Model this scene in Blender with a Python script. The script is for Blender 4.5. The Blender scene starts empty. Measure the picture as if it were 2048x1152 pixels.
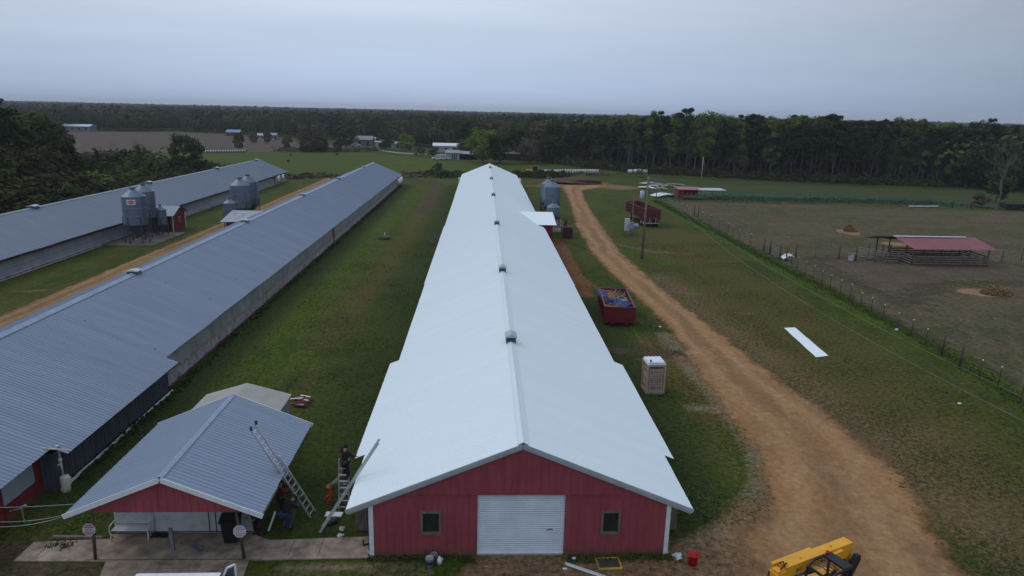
import bpy, bmesh, math, random
import numpy as np
from mathutils import Vector, Matrix
rnd = random.Random(7); nr = np.random.default_rng(7)
scene = bpy.context.scene
COL = scene.collection
# ------------------------------------------------------------------ camera
F_PX, PITCH, ROLL, YAW, CX, CH = 1393.66, 0.246992, 0.022980, 0.045495, -1.7123, 17.6366
cp, sp = math.cos(PITCH), math.sin(PITCH)
FW = np.array([math.sin(YAW)*cp, math.cos(YAW)*cp, -sp])
_R = np.array([math.cos(YAW), -math.sin(YAW), 0.0]); _U = np.cross(_R, FW)
RT = math.cos(ROLL)*_R + math.sin(ROLL)*_U
UP = -math.sin(ROLL)*_R + math.cos(ROLL)*_U
CC = np.array([CX, 0.0, CH])
cam = bpy.data.objects.new('camera', bpy.data.cameras.new('camera')); COL.objects.link(cam)
cam.data.sensor_width = 36; cam.data.lens = F_PX/2048*36; cam.data.clip_end = 12000; cam.data.clip_start = 0.2
cam.matrix_world = Matrix(((RT[0], UP[0], -FW[0], CX), (RT[1], UP[1], -FW[1], 0), (RT[2], UP[2], -FW[2], CH), (0, 0, 0, 1)))
scene.camera = cam
# ------------------------------------------------------------------ world + sun (overcast)
SUN_EL, SUN_AZ = math.radians(48), math.radians(-62)      # azimuth from +Y towards +X
w = bpy.data.worlds.new('World'); scene.world = w; w.use_nodes = True
nt = w.node_tree; nt.nodes.clear()
N = nt.nodes.new; L = nt.links.new
out = N('ShaderNodeOutputWorld'); bg = N('ShaderNodeBackground'); L(bg.outputs[0], out.inputs[0])
sky = N('ShaderNodeTexSky'); sky.sky_type = 'NISHITA'; sky.sun_disc = False
sky.sun_elevation = SUN_EL; sky.sun_rotation = SUN_AZ; sky.air_density = 1.5; sky.dust_density = 4
hs = N('ShaderNodeHueSaturation'); hs.inputs['Saturation'].default_value = .35; L(sky.outputs[0], hs.inputs['Color'])
tc = N('ShaderNodeTexCoord'); sx = N('ShaderNodeSeparateXYZ'); L(tc.outputs['Generated'], sx.inputs[0])
ra = N('ShaderNodeValToRGB'); L(sx.outputs[2], ra.inputs[0])
el = ra.color_ramp.elements
el[0].position = 0.0; el[0].color = (0.42, 0.525, 0.747, 1)
el[1].position = 1.0; el[1].color = (0.74, 0.855, 1.046, 1)
for ps, c in ((.066, (0.475, 0.592, 0.774)), (.135, (0.575, 0.659, 0.834)), (.3, (0.62, 0.7, 0.85))):
    e = el.new(ps); e.color = (*c, 1)
mp = N('ShaderNodeMapping'); mp.inputs['Scale'].default_value = (1.0, 1.0, 14); L(tc.outputs['Generated'], mp.inputs[0])
cn = N('ShaderNodeTexNoise'); cn.inputs['Scale'].default_value = 1.6; cn.inputs['Detail'].default_value = 6; L(mp.outputs[0], cn.inputs[0])
cr = N('ShaderNodeMapRange'); cr.inputs[1].default_value = .3; cr.inputs[2].default_value = .7; cr.inputs[3].default_value = .93; cr.inputs[4].default_value = 1.06
L(cn.outputs[0], cr.inputs[0])
# the cloud deck is brighter straight ahead; its dimmer sides also imitate lens vignetting
q1 = N('ShaderNodeMath'); q1.operation = 'MULTIPLY_ADD'; L(sx.outputs[0], q1.inputs[0]); q1.inputs[1].default_value = -.75; q1.inputs[2].default_value = -.17
q2 = N('ShaderNodeMath'); q2.operation = 'MULTIPLY_ADD'; L(sx.outputs[0], q2.inputs[0]); L(q1.outputs[0], q2.inputs[1]); q2.inputs[2].default_value = 1.0
q3 = N('ShaderNodeMath'); q3.operation = 'MAXIMUM'; L(q2.outputs[0], q3.inputs[0]); q3.inputs[1].default_value = .5
q4 = N('ShaderNodeMath'); q4.operation = 'MULTIPLY'; L(q3.outputs[0], q4.inputs[0]); L(cr.outputs[0], q4.inputs[1])
mu = N('ShaderNodeVectorMath'); mu.operation = 'SCALE'; L(ra.outputs[0], mu.inputs[0]); L(q4.outputs[0], mu.inputs['Scale'])
ns = N('ShaderNodeVectorMath'); ns.operation = 'SCALE'; ns.inputs['Scale'].default_value = .07; L(hs.outputs[0], ns.inputs[0])
mx = N('ShaderNodeMix'); mx.data_type = 'RGBA'; mx.inputs[0].default_value = .88; L(ns.outputs[0], mx.inputs[6]); L(mu.outputs[0], mx.inputs[7])
L(mx.outputs[2], bg.inputs[0]); bg.inputs[1].default_value = 1.06
sl = bpy.data.lights.new('sun', 'SUN'); sl.energy = 0.6; sl.angle = math.radians(20); sl.color = (1, .97, .93)
so = bpy.data.objects.new('sun', sl); COL.objects.link(so)
sd = Vector((math.sin(SUN_AZ)*math.cos(SUN_EL), math.cos(SUN_AZ)*math.cos(SUN_EL), math.sin(SUN_EL)))
so.rotation_euler = sd.to_track_quat('Z', 'Y').to_euler()
scene.view_settings.view_transform = 'Standard'; scene.view_settings.look = 'None'
scene.view_settings.exposure = 0.07; scene.view_settings.gamma = 1
# ------------------------------------------------------------------ pixel -> place helpers (used once, when laying things out on the ground)
def ray(u, v): return FW*F_PX + RT*(u-1024) + UP*(576-v)
def G(u, v, z=0.0):
    d = ray(u, v); return CC + d*((z-CH)/d[2])
def WP(u, v, Y):
    d = ray(u, v); return CC + d*(Y/d[1])
def GU(u, Y):                       # ground point at depth Y seen in column u
    lo, hi = 205.0, 3000.0
    for _ in range(45):
        m = (lo+hi)/2
        d = ray(u, m)
        if d[2] >= -1e-6 or G(u, m)[1] > Y: lo = m
        else: hi = m
    return G(u, lo)
def HT(P, vt):                      # height of a thing standing at P whose top is seen at row vt
    lo, hi = 0.0, 60.0
    for _ in range(40):
        m = (lo+hi)/2; d = np.array([P[0], P[1], m])-CC
        if 576-F_PX*(d@UP)/(d@FW) > vt: lo = m
        else: hi = m
    return lo
# ------------------------------------------------------------------ object helpers
def tag(o, label=None, cat=None, group=None, kind=None):
    if label: o['label'] = label
    if cat: o['category'] = cat
    if group: o['group'] = group
    if kind: o['kind'] = kind
    return o
def empty(name, loc=(0, 0, 0), rz=0, label=None, cat=None, group=None):
    o = bpy.data.objects.new(name, None); COL.objects.link(o); o.location = Vector([float(c) for c in loc]); o.rotation_euler[2] = rz
    return tag(o, label, cat, group)
def npmesh(name, V, Fq, attrs=None, smooth=False):
    V = np.asarray(V, np.float32); Fq = np.asarray(Fq, np.int32); n, k = Fq.shape
    me = bpy.data.meshes.new(name); me.vertices.add(len(V)); me.vertices.foreach_set('co', V.ravel())
    me.loops.add(n*k); me.loops.foreach_set('vertex_index', Fq.ravel())
    me.polygons.add(n); me.polygons.foreach_set('loop_start', np.arange(0, n*k, k, dtype=np.int32))
    me.polygons.foreach_set('loop_total', np.full(n, k, np.int32))
    if smooth: me.polygons.foreach_set('use_smooth', np.ones(n, bool))
    me.update(calc_edges=True)
    for an, av in (attrs or {}).items():
        av = np.asarray(av, np.float32)
        if av.ndim == 1:
            a = me.attributes.new(an, 'FLOAT', 'POINT'); a.data.foreach_set('value', av)
        else:
            a = me.attributes.new(an, 'FLOAT_COLOR', 'POINT'); a.data.foreach_set('color', av.ravel())
    return me
def link(name, me, m, parent=None, loc=None):
    o = bpy.data.objects.new(name, me); COL.objects.link(o)
    if m is not None:
        me.materials.clear()
        for x in (m if isinstance(m, (list, tuple)) else [m]): me.materials.append(x)
    if parent is not None: o.parent = parent
    if loc is not None: o.location = Vector([float(c) for c in loc])
    return o
class MB:
    """collects boxes, tubes, faces; build() links them as ONE mesh object"""
    def __init__(s): s.v = []; s.f = []; s.mi = []; s.cur = 0; s.sm = []
    def add(s, vs, fs, smooth=False):
        b = len(s.v); s.v += [tuple(float(c) for c in p) for p in vs]
        for q in fs: s.f.append(tuple(b+i for i in q)); s.mi.append(s.cur); s.sm.append(smooth)
        return s
    def box(s, c, d, rz=0, M=None):
        x, y, z = d[0]/2, d[1]/2, d[2]/2; ca, sa = math.cos(rz), math.sin(rz); vs = []
        for k in (-1, 1):
            for j in (-1, 1):
                for i in (-1, 1):
                    px, py, pz = i*x, j*y, k*z
                    if M is not None: p = M @ Vector((px, py, pz)); vs.append((c[0]+p.x, c[1]+p.y, c[2]+p.z))
                    else: vs.append((c[0]+px*ca-py*sa, c[1]+px*sa+py*ca, c[2]+pz))
        return s.add(vs, [(0, 2, 3, 1), (4, 5, 7, 6), (0, 1, 5, 4), (2, 6, 7, 3), (0, 4, 6, 2), (1, 3, 7, 5)])
    def bx(s, x0, x1, y0, y1, z0, z1): return s.box(((x0+x1)/2, (y0+y1)/2, (z0+z1)/2), (x1-x0, y1-y0, z1-z0))
    def bar(s, a, b, wd, ht=None, up=(0, 0, 1)):
        a, b = Vector([float(q) for q in a]), Vector([float(q) for q in b]); d = b-a; ht = ht or wd
        y = d.normalized(); u = Vector(up)
        if abs(y.dot(u)) > .98: u = Vector((1, 0, 0))
        x = y.cross(u).normalized(); z = x.cross(y)
        M = Matrix((x, y, z)).transposed()
        return s.box((a+b)/2, (wd, d.length, ht), M=M)
    def tube(s, pts, r, n=8, cap=True, smooth=True):
        pts = [Vector([float(q) for q in p]) for p in pts]; rs = r if isinstance(r, (list, tuple)) else [r]*len(pts)
        vs = []; fs = []
        for i, p in enumerate(pts):
            t = (pts[min(i+1, len(pts)-1)]-pts[max(i-1, 0)]).normalized()
            u = Vector((0, 0, 1)) if abs(t.z) < .95 else Vector((0, 1, 0))
            x = t.cross(u).normalized(); y = x.cross(t)
            for k in range(n):
                a = 2*math.pi*k/n; vs.append(p+x*(rs[i]*math.cos(a))+y*(rs[i]*math.sin(a)))
        for i in range(len(pts)-1):
            for k in range(n): fs.append((i*n+k, i*n+(k+1) % n, (i+1)*n+(k+1) % n, (i+1)*n+k))
        if cap: fs.append(tuple(range(n))[::-1]); fs.append(tuple((len(pts)-1)*n+k for k in range(n)))
        return s.add(vs, fs, smooth)
    def lathe(s, c, prof, n=24, smooth=True):
        vs = []; fs = []
        for (r, z) in prof:
            for k in range(n):
                a = 2*math.pi*k/n; vs.append((c[0]+r*math.cos(a), c[1]+r*math.sin(a), c[2]+z))
        for i in range(len(prof)-1):
            for k in range(n): fs.append((i*n+k, i*n+(k+1) % n, (i+1)*n+(k+1) % n, (i+1)*n+k))
        return s.add(vs, fs, smooth)
    def prism(s, poly, ax, a, b):
        """extrude 2D poly along axis ax from a to b"""
        n = len(poly)
        def P(q, t): return {'x': (t, q[0], q[1]), 'y': (q[0], t, q[1]), 'z': (q[0], q[1], t)}[ax]
        vs = [P(q, a) for q in poly]+[P(q, b) for q in poly]
        fs = [tuple(range(n))[::-1], tuple(range(n, 2*n))]+[(i, (i+1) % n, n+(i+1) % n, n+i) for i in range(n)]
        return s.add(vs, fs)
    def build(s, name, m, parent=None, loc=None, rz=None):
        me = bpy.data.meshes.new(name); me.from_pydata(s.v, [], s.f); me.update()
        me.polygons.foreach_set('use_smooth', s.sm)
        for q in (m if isinstance(m, (list, tuple)) else [m]): me.materials.append(q)
        me.polygons.foreach_set('material_index', s.mi)
        bm = bmesh.new(); bm.from_mesh(me); bmesh.ops.recalc_face_normals(bm, faces=bm.faces); bm.to_mesh(me); bm.free()
        o = link(name, me, None, parent, loc)
        if rz is not None: o.rotation_euler[2] = rz
        return o
def children(o): return [c for c in bpy.data.objects if c.parent == o]
def copy_tree(o, parent=None, kids=None):
    c = o.copy(); COL.objects.link(c)
    if parent is not None: c.parent = parent
    for ch in (kids if kids is not None else children(o)): copy_tree(ch, c)
    return c
# ------------------------------------------------------------------ materials
MATS = {}
def mat(name, col, rough=.7, metal=0.0, var=.18, scale=1.5, col2=None, bump=.0, bscale=8, spec=.3, stretch=(1, 1, 1), detail=6, coord='Object', rndv=0.0, fine=0.0):
    if name in MATS: return MATS[name]
    m = bpy.data.materials.new(name); m.use_nodes = True; t = m.node_tree; b = t.nodes['Principled BSDF']
    N = t.nodes.new; L = t.links.new
    b.inputs['Roughness'].default_value = rough; b.inputs['Metallic'].default_value = metal
    b.inputs['Specular IOR Level'].default_value = spec
    tc = N('ShaderNodeTexCoord'); mp = N('ShaderNodeMapping'); L(tc.outputs[coord], mp.inputs[0]); mp.inputs['Scale'].default_value = stretch
    n = N('ShaderNodeTexNoise'); n.inputs['Scale'].default_value = scale; n.inputs['Detail'].default_value = detail; n.inputs['Roughness'].default_value = .65
    L(mp.outputs[0], n.inputs[0])
    r = N('ShaderNodeMapRange'); r.inputs[1].default_value = .32; r.inputs[2].default_value = .68; L(n.outputs[0], r.inputs[0])
    c2 = col2 or tuple(c*(1-var*2) for c in col); c1 = tuple(min(1, c*(1+(0 if col2 else var))) for c in col)
    mx = N('ShaderNodeMix'); mx.data_type = 'RGBA'; mx.inputs[6].default_value = (*c2, 1); mx.inputs[7].default_value = (*c1, 1); L(r.outputs[0], mx.inputs[0])
    src = mx.outputs[2]
    if rndv or fine:
        mul = N('ShaderNodeVectorMath'); mul.operation = 'SCALE'; L(src, mul.inputs[0])
        if rndv:
            oi = N('ShaderNodeObjectInfo'); rr = N('ShaderNodeMapRange'); rr.inputs[3].default_value = 1-rndv; rr.inputs[4].default_value = 1+rndv; L(oi.outputs['Random'], rr.inputs[0])
        else:
            f = N('ShaderNodeTexNoise'); f.inputs['Scale'].default_value = 40; f.inputs['Detail'].default_value = 2; L(tc.outputs[coord], f.inputs[0])
            rr = N('ShaderNodeMapRange'); rr.inputs[1].default_value = .3; rr.inputs[2].default_value = .7; rr.inputs[3].default_value = 1-fine; rr.inputs[4].default_value = 1+fine; L(f.outputs[0], rr.inputs[0])
        L(rr.outputs[0], mul.inputs['Scale']); src = mul.outputs[0]
    L(src, b.inputs['Base Color'])
    if bump:
        n2 = N('ShaderNodeTexNoise'); n2.inputs['Scale'].default_value = bscale; n2.inputs['Detail'].default_value = 5; L(tc.outputs[coord], n2.inputs[0])
        bp = N('ShaderNodeBump'); bp.inputs['Strength'].default_value = bump; bp.inputs['Distance'].default_value = .05; L(n2.outputs[0], bp.inputs['Height']); L(bp.outputs[0], b.inputs['Normal'])
    MATS[name] = m; return m
def roofmat(name, col, rough, metal, panel, pv, streak, spots=False, spec=.4):
    """sheet metal: per-sheet tone differences along Y, long streaks down the slope, a few rust spots"""
    m = bpy.data.materials.new(name); m.use_nodes = True; t = m.node_tree; b = t.nodes['Principled BSDF']; N = t.nodes.new; L = t.links.new
    b.inputs['Roughness'].default_value = rough; b.inputs['Metallic'].default_value = metal; b.inputs['Specular IOR Level'].default_value = spec
    tc = N('ShaderNodeTexCoord'); sx = N('ShaderNodeSeparateXYZ'); L(tc.outputs['Object'], sx.inputs[0])
    d = N('ShaderNodeMath'); d.operation = 'DIVIDE'; d.inputs[1].default_value = panel; L(sx.outputs[1], d.inputs[0])
    fl = N('ShaderNodeMath'); fl.operation = 'FLOOR'; L(d.outputs[0], fl.inputs[0])
    sg = N('ShaderNodeMath'); sg.operation = 'SIGN'; L(sx.outputs[0], sg.inputs[0])
    ad = N('ShaderNodeMath'); ad.operation = 'MULTIPLY_ADD'; ad.inputs[1].default_value = 777; L(sg.outputs[0], ad.inputs[0]); L(fl.outputs[0], ad.inputs[2])
    wn = N('ShaderNodeTexWhiteNoise'); wn.noise_dimensions = '1D'; L(ad.outputs[0], wn.inputs['W'])
    r1 = N('ShaderNodeMapRange'); r1.inputs[3].default_value = 1-pv; r1.inputs[4].default_value = 1+pv; L(wn.outputs[0], r1.inputs[0])
    mp = N('ShaderNodeMapping'); mp.inputs['Scale'].default_value = (.25, 2.5, .25); L(tc.outputs['Object'], mp.inputs[0])
    n = N('ShaderNodeTexNoise'); n.inputs['Scale'].default_value = 1.6; n.inputs['Detail'].default_value = 7; L(mp.outputs[0], n.inputs[0])
    r2 = N('ShaderNodeMapRange'); r2.inputs[1].default_value = .3; r2.inputs[2].default_value = .7; r2.inputs[3].default_value = 1-streak; r2.inputs[4].default_value = 1+streak; L(n.outputs[0], r2.inputs[0])
    ml = N('ShaderNodeMath'); ml.operation = 'MULTIPLY'; L(r1.outputs[0], ml.inputs[0]); L(r2.outputs[0], ml.inputs[1])
    sc = N('ShaderNodeVectorMath'); sc.operation = 'SCALE'; sc.inputs[0].default_value = col; L(ml.outputs[0], sc.inputs['Scale'])
    src = sc.outputs[0]
    if spots:
        vo = N('ShaderNodeTexVoronoi'); vo.inputs['Scale'].default_value = .42; L(tc.outputs['Object'], vo.inputs[0])
        nz = N('ShaderNodeTexNoise'); nz.inputs['Scale'].default_value = 9; L(tc.outputs['Object'], nz.inputs[0])
        ma = N('ShaderNodeMath'); ma.operation = 'MULTIPLY_ADD'; ma.inputs[1].default_value = .12; L(nz.outputs[0], ma.inputs[0]); L(vo.outputs['Distance'], ma.inputs[2])
        lt = N('ShaderNodeMath'); lt.operation = 'LESS_THAN'; lt.inputs[1].default_value = .095; L(ma.outputs[0], lt.inputs[0])
        mx = N('ShaderNodeMix'); mx.data_type = 'RGBA'; mx.inputs[7].default_value = (.07, .045, .04, 1); L(lt.outputs[0], mx.inputs[0]); L(src, mx.inputs[6]); src = mx.outputs[2]
    L(src, b.inputs['Base Color'])
    return m
WHITE_ROOF = roofmat('new_white_metal_roofing', (.70, .765, .80), .5, 0, .9, .012, .012)
GREY_ROOF = roofmat('old_grey_metal_roofing', (.18, .225, .30), .5, .12, .82, .045, .08, spots=True)
GREY_ROOF2 = roofmat('weathered_grey_metal_roofing', (.15, .185, .238), .4, .25, .82, .03, .08)
GAR_ROOF = roofmat('grey_metal_roofing_on_garage', (.19, .235, .315), .45, .12, .9, .03, .06)
RED = mat('red_painted_siding', (.27, .055, .07), .6, var=.12, scale=1.2, stretch=(2, 1, .5), fine=.08)
RED2 = mat('barn_red_boards', (.17, .018, .022), .7, var=.2, scale=2)
def splash(m, col=(.10, .06, .04)):
    """mud thrown up on the foot of the siding"""
    t = m.node_tree; N = t.nodes.new; L = t.links.new; b = t.nodes['Principled BSDF']; src = b.inputs['Base Color'].links[0].from_socket
    g = N('ShaderNodeNewGeometry'); s = N('ShaderNodeSeparateXYZ'); L(g.outputs['Position'], s.inputs[0]); n = N('ShaderNodeTexNoise'); n.inputs['Scale'].default_value = 2.2; n.inputs['Detail'].default_value = 8; n.inputs['Roughness'].default_value = .75; L(g.outputs['Position'], n.inputs[0])
    a = N('ShaderNodeMath'); a.operation = 'MULTIPLY_ADD'; a.inputs[1].default_value = -1.6; L(n.outputs[0], a.inputs[0]); L(s.outputs[2], a.inputs[2])
    r = N('ShaderNodeMapRange'); r.inputs[1].default_value = -.25; r.inputs[2].default_value = -.75; L(a.outputs[0], r.inputs[0]); r.inputs[3].default_value = 0; r.inputs[4].default_value = .75
    x = N('ShaderNodeMix'); x.data_type = 'RGBA'; L(r.outputs[0], x.inputs[0]); L(src, x.inputs[6]); x.inputs[7].default_value = (*col, 1); L(x.outputs[2], b.inputs['Base Color'])
splash(RED); splash(RED2)
WHITE = mat('white_painted_trim', (.62, .64, .66), .5, var=.07, scale=3)
TRIMG = mat('grey_metal_trim', (.4, .42, .45), .4, .2, var=.08)
DOORW = mat('white_rollup_door_steel', (.60, .66, .72), .45, 0, var=.06, scale=1.2, fine=.03)
WOOD = mat('weathered_grey_wood', (.16, .13, .11), .85, var=.25, scale=4, stretch=(1, 1, .2), bump=.3)
WOODB = mat('brown_post_wood', (.11, .075, .055), .85, var=.25, scale=5, stretch=(1, 1, .2))
WOODL = mat('grey_rail_boards', (.17, .14, .125), .85, var=.25, scale=3)
POLE = mat('utility_pole_wood', (.17, .14, .11), .85, var=.2, scale=3, stretch=(1, 1, .1))
GALV = mat('galvanised_steel', (.13, .165, .215), .45, .3, var=.12, scale=2.5)
GALVD = mat('dark_galvanised_steel', (.075, .09, .11), .5, .3, var=.15, scale=2)
ALU = mat('ladder_aluminium', (.46, .48, .50), .4, .4, var=.1)
DARK = mat('dark_interior', (.012, .012, .014), .9, var=.2)
GLASS = mat('dark_window_glass', (.02, .022, .028), .12, 0, var=.2, spec=.6)
BLACK = mat('black_plastic', (.012, .013, .016), .5, var=.1)
DSIDE = mat('dark_grey_metal_siding', (.075, .082, .105), .5, .1, var=.25, scale=1.5, stretch=(3, 3, .2))
CONC = mat('worn_concrete', (.28, .215, .165), .9, var=.3, scale=1.4, bump=.1, fine=.12)
CONCG = mat('grey_concrete_block', (.3, .29, .27), .9, var=.15, scale=2)
DUMP = mat('red_dumpster_paint', (.13, .010, .014), .5, .0, var=.22, scale=2.5)
DUMP2 = mat('faded_red_trailer_paint', (.10, .017, .018), .6, .0, var=.3, scale=2)
YEL = mat('yellow_machine_paint', (.68, .33, .02), .45, var=.08, scale=1.5, fine=.03)
BLUET = mat('blue_tarp', (.012, .04, .20), .45, var=.3, scale=4, bump=.6, bscale=5)
TANP = mat('tan_plastic', (.40, .30, .25), .5, var=.06)
PLAST = mat('grey_white_plastic', (.62, .67, .73), .5, var=.05)
HAY = mat('golden_hay', (.31, .20, .095), .95, var=.3, scale=5, bump=.8, bscale=10)
WRAP = mat('white_bale_wrap', (.5, .51, .5), .5, var=.15)
REDP = mat('red_plastic', (.55, .015, .012), .4, var=.05)
# ------------------------------------------------------------------ ground
def gm_noise(t, sc, det=6, rough=.65, st=None, vec=None):
    N = t.nodes.new; n = N('ShaderNodeTexNoise'); n.inputs['Scale'].default_value = sc; n.inputs['Detail'].default_value = det; n.inputs['Roughness'].default_value = rough
    if st is not None:
        mp = N('ShaderNodeMapping'); mp.inputs['Scale'].default_value = st; t.links.new(vec, mp.inputs[0]); t.links.new(mp.outputs[0], n.inputs[0])
    elif vec is not None: t.links.new(vec, n.inputs[0])
    return n.outputs[0]
def groundmat(name, colours, layers=(), dark=.68, tuft=2.2, bump=.5, alpha=False, st=None, ruts=False):
    """colours: 3 tones mixed by noise; layers: (attribute, colourA, colourB, hardness)"""
    m = bpy.data.materials.new(name); m.use_nodes = True; t = m.node_tree; b = t.nodes['Principled BSDF']; N = t.nodes.new; L = t.links.new
    b.inputs['Roughness'].default_value = .95; b.inputs['Specular IOR Level'].default_value = .08
    geo = N('ShaderNodeNewGeometry'); P = geo.outputs['Position']
    def MR(src, a, c, lo=0, hi=1):
        r = N('ShaderNodeMapRange'); r.inputs[1].default_value = a; r.inputs[2].default_value = c; r.inputs[3].default_value = lo; r.inputs[4].default_value = hi; L(src, r.inputs[0]); return r.outputs[0]
    def MIX(f, a, c):
        x = N('ShaderNodeMix'); x.data_type = 'RGBA'; L(f, x.inputs[0])
        for s, k in ((a, 6), (c, 7)):
            if isinstance(s, tuple): x.inputs[k].default_value = (*s, 1)
            else: L(s, x.inputs[k])
        return x.outputs[2]
    nb = gm_noise(t, .13, 5, .6, st or (1, .8, 1), P); nm = gm_noise(t, .55, 9, .78, (1.5, .6, 1), P); nf = gm_noise(t, tuft*1.6, 8, .85, (1, 1, 1), P)
    c = MIX(MR(nb, .42, .58), colours[0], colours[1])
    c = MIX(MR(nm, .48, .62), c, colours[2])
    fine = MR(nf, .38, .62, 1-dark, 1+dark)
    for (an, ca, cb, hard) in layers:
        at = N('ShaderNodeAttribute'); at.attribute_name = an
        # thresholded by noise so that the layer breaks up at its edge
        a1 = N('ShaderNodeMath'); a1.operation = 'MULTIPLY_ADD'; a1.inputs[1].default_value = .9; L(nm, a1.inputs[0]); a1.inputs[2].default_value = -.45
        a0 = N('ShaderNodeMath'); a0.operation = 'MULTIPLY_ADD'; a0.inputs[1].default_value = .5; L(nf, a0.inputs[0]); L(a1.outputs[0], a0.inputs[2])
        a2 = N('ShaderNodeMath'); a2.operation = 'ADD'; L(at.outputs['Fac'], a2.inputs[0]); L(a0.outputs[0], a2.inputs[1])
        f = MR(a2.outputs[0], .75-hard, .75+hard)
        has = MR(at.outputs['Fac'], .0, .12)
        fm = N('ShaderNodeMath'); fm.operation = 'MULTIPLY'; L(f, fm.inputs[0]); L(has, fm.inputs[1])
        c = MIX(fm.outputs[0], c, MIX(MR(nm, .35, .65), ca, cb))
    if ruts:                        # packed, paler wheel tracks with loose darker soil between them
        at = N('ShaderNodeAttribute'); at.attribute_name = 'rut'
        m1 = N('ShaderNodeMath'); m1.operation = 'MULTIPLY'; L(at.outputs['Fac'], m1.inputs[0]); L(MR(nb, .3, .6, .1, .6), m1.inputs[1])
        c = MIX(m1.outputs[0], c, tuple(min(1, q*1.22) for q in colours[2]))
        at2 = N('ShaderNodeAttribute'); at2.attribute_name = 'crown_line'
        m2 = N('ShaderNodeMath'); m2.operation = 'MULTIPLY'; L(at2.outputs['Fac'], m2.inputs[0]); L(MR(nm, .42, .58, 0, .45), m2.inputs[1])
        c = MIX(m2.outputs[0], c, tuple(q*.62 for q in colours[1]))
    sc = N('ShaderNodeVectorMath'); sc.operation = 'SCALE'; L(c, sc.inputs[0]); L(fine, sc.inputs['Scale'])
    L(sc.outputs[0], b.inputs['Base Color'])
    bp = N('ShaderNodeBump'); bp.inputs['Strength'].default_value = bump; bp.inputs['Distance'].default_value = .12; L(nf, bp.inputs['Height']); L(bp.outputs[0], b.inputs['Normal'])
    if alpha:
        at = N('ShaderNodeAttribute'); at.attribute_name = 'edge'
        na = gm_noise(t, .55, 8, .8, (1, 1, 1), P)
        a1 = N('ShaderNodeMath'); a1.operation = 'MULTIPLY_ADD'; a1.inputs[1].default_value = 2.0; L(na, a1.inputs[0]); L(at.outputs['Fac'], a1.inputs[2])
        L(MR(a1.outputs[0], 1.3, 1.75), b.inputs['Alpha'])
    return m
GREEN_A, GREEN_B, GREEN_C = (.032, .049, .008), (.054, .068, .010), (.072, .066, .018)
GROUND = groundmat('mown_grass', (GREEN_A, GREEN_B, GREEN_C),
    layers=(('dry', (.092, .070, .022), (.068, .056, .016), .35), ('lush', (.032, .062, .006), (.062, .092, .007), .3), ('dark_grass', (.019, .032, .008), (.030, .043, .010), .35),
            ('brown', (.135, .088, .046), (.095, .070, .034), .4), ('straw', (.19, .155, .095), (.12, .095, .055), .3), ('clay', (.17, .07, .03), (.12, .06, .03), .25), ('dirt', (.205, .125, .068), (.14, .088, .05), .3), ('mud', (.055, .037, .026), (.08, .055, .038), .25)))
def seg_d(X, Y, pts):
    best = np.full(X.shape, 1e9)
    for (x0, y0), (x1, y1) in zip(pts[:-1], pts[1:]):
        dx, dy = x1-x0, y1-y0; L2 = dx*dx+dy*dy+1e-9
        tt = np.clip(((X-x0)*dx+(Y-y0)*dy)/L2, 0, 1)
        best = np.minimum(best, np.hypot(X-x0-tt*dx, Y-y0-tt*dy))
    return best
def grid_axis(brk):
    a = []
    for (s, e, st) in brk: a += list(np.arange(s, e, st))
    return np.array(a+[brk[-1][1]])
gx = grid_axis([(-6000, -400, 400), (-400, -100, 20), (-100, -45, 2.5), (-45, 45, .45), (45, 160, 1.6), (160, 400, 20), (400, 6400, 400)])
gy = grid_axis([(-60, 14, 8), (14, 75, .45), (75, 190, .9), (190, 400, 5), (400, 1000, 40), (1000, 9000, 400)])
GX, GY = np.meshgrid(gx, gy); nx_, ny_ = len(gx), len(gy)
def pxl(*pts): return [tuple(G(u, v)[:2]) for (u, v) in pts]
def paint(dst, pts, wd, soft, s=1.0):
    d = seg_d(GX, GY, pts); np.maximum(dst, s*np.clip(1-(d-wd)/soft, 0, 1), out=dst)
def blob(dst, c, rx, ry, s=1.0, soft=.6, rot=0):
    x, y = GX-c[0], GY-c[1]; ca, sa = math.cos(rot), math.sin(rot); d = np.hypot((x*ca+y*sa)/rx, (-x*sa+y*ca)/ry)
    np.maximum(dst, s*np.clip((1-d)/soft, 0, 1), out=dst)
A = {k: np.zeros(GX.shape) for k in ('dry', 'lush', 'dark_grass', 'brown', 'straw', 'clay', 'dirt', 'mud')}
paint(A['lush'], [(-17, 42), (-17, 170)], .2, 4, .6)
paint(A['lush'], [(34.3, 38), (35, 150)], .6, 1.6, 1.0)
paint(A['dark_grass'], [(-20, 30), (-20.4, 44), (-19.6, 170)], .8, 1.8, .75)  # darker green strips of grass along the long house walls
paint(A['dark_grass'], [(8.6, 27), (9, 47), (7.8, 90)], .9, 2.2, .8)
paint(A['dark_grass'], [(-9, 27), (-8.2, 170)], 1.2, 3.5, .62)
paint(A['dry'], pxl((870, 372), (850, 420), (800, 500), (730, 590), (650, 690)), .5, 2.6, .62)
paint(A['mud'], pxl((872, 365), (862, 400), (845, 425)), .5, 1.2, .7)
paint(A['dry'], [(22, 30), (24, 45), (25, 62), (24, 85), (27, 105)], 3.5, 5, .66)
paint(A['dry'], [(15, 33), (11.5, 45), (11.2, 52)], .8, 2.5, .7)
paint(A['brown'], [(20.5, 24), (21.2, 34), (20.8, 42), (19.8, 52), (19.2, 62), (18.5, 75)], .5, 2.2, .85)
paint(A['brown'], [(22, 27), (24, 36)], .6, 2.5, .6)
paint(A['brown'], pxl((1400, 590), (1470, 660)), .3, 1.6, .6)
paint(A['straw'], pxl((1350, 1125), (1440, 1075), (1500, 1040), (1535, 960), (1515, 900), (1440, 800), (1385, 740), (1330, 670)), .3, 1.0, .82)
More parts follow.
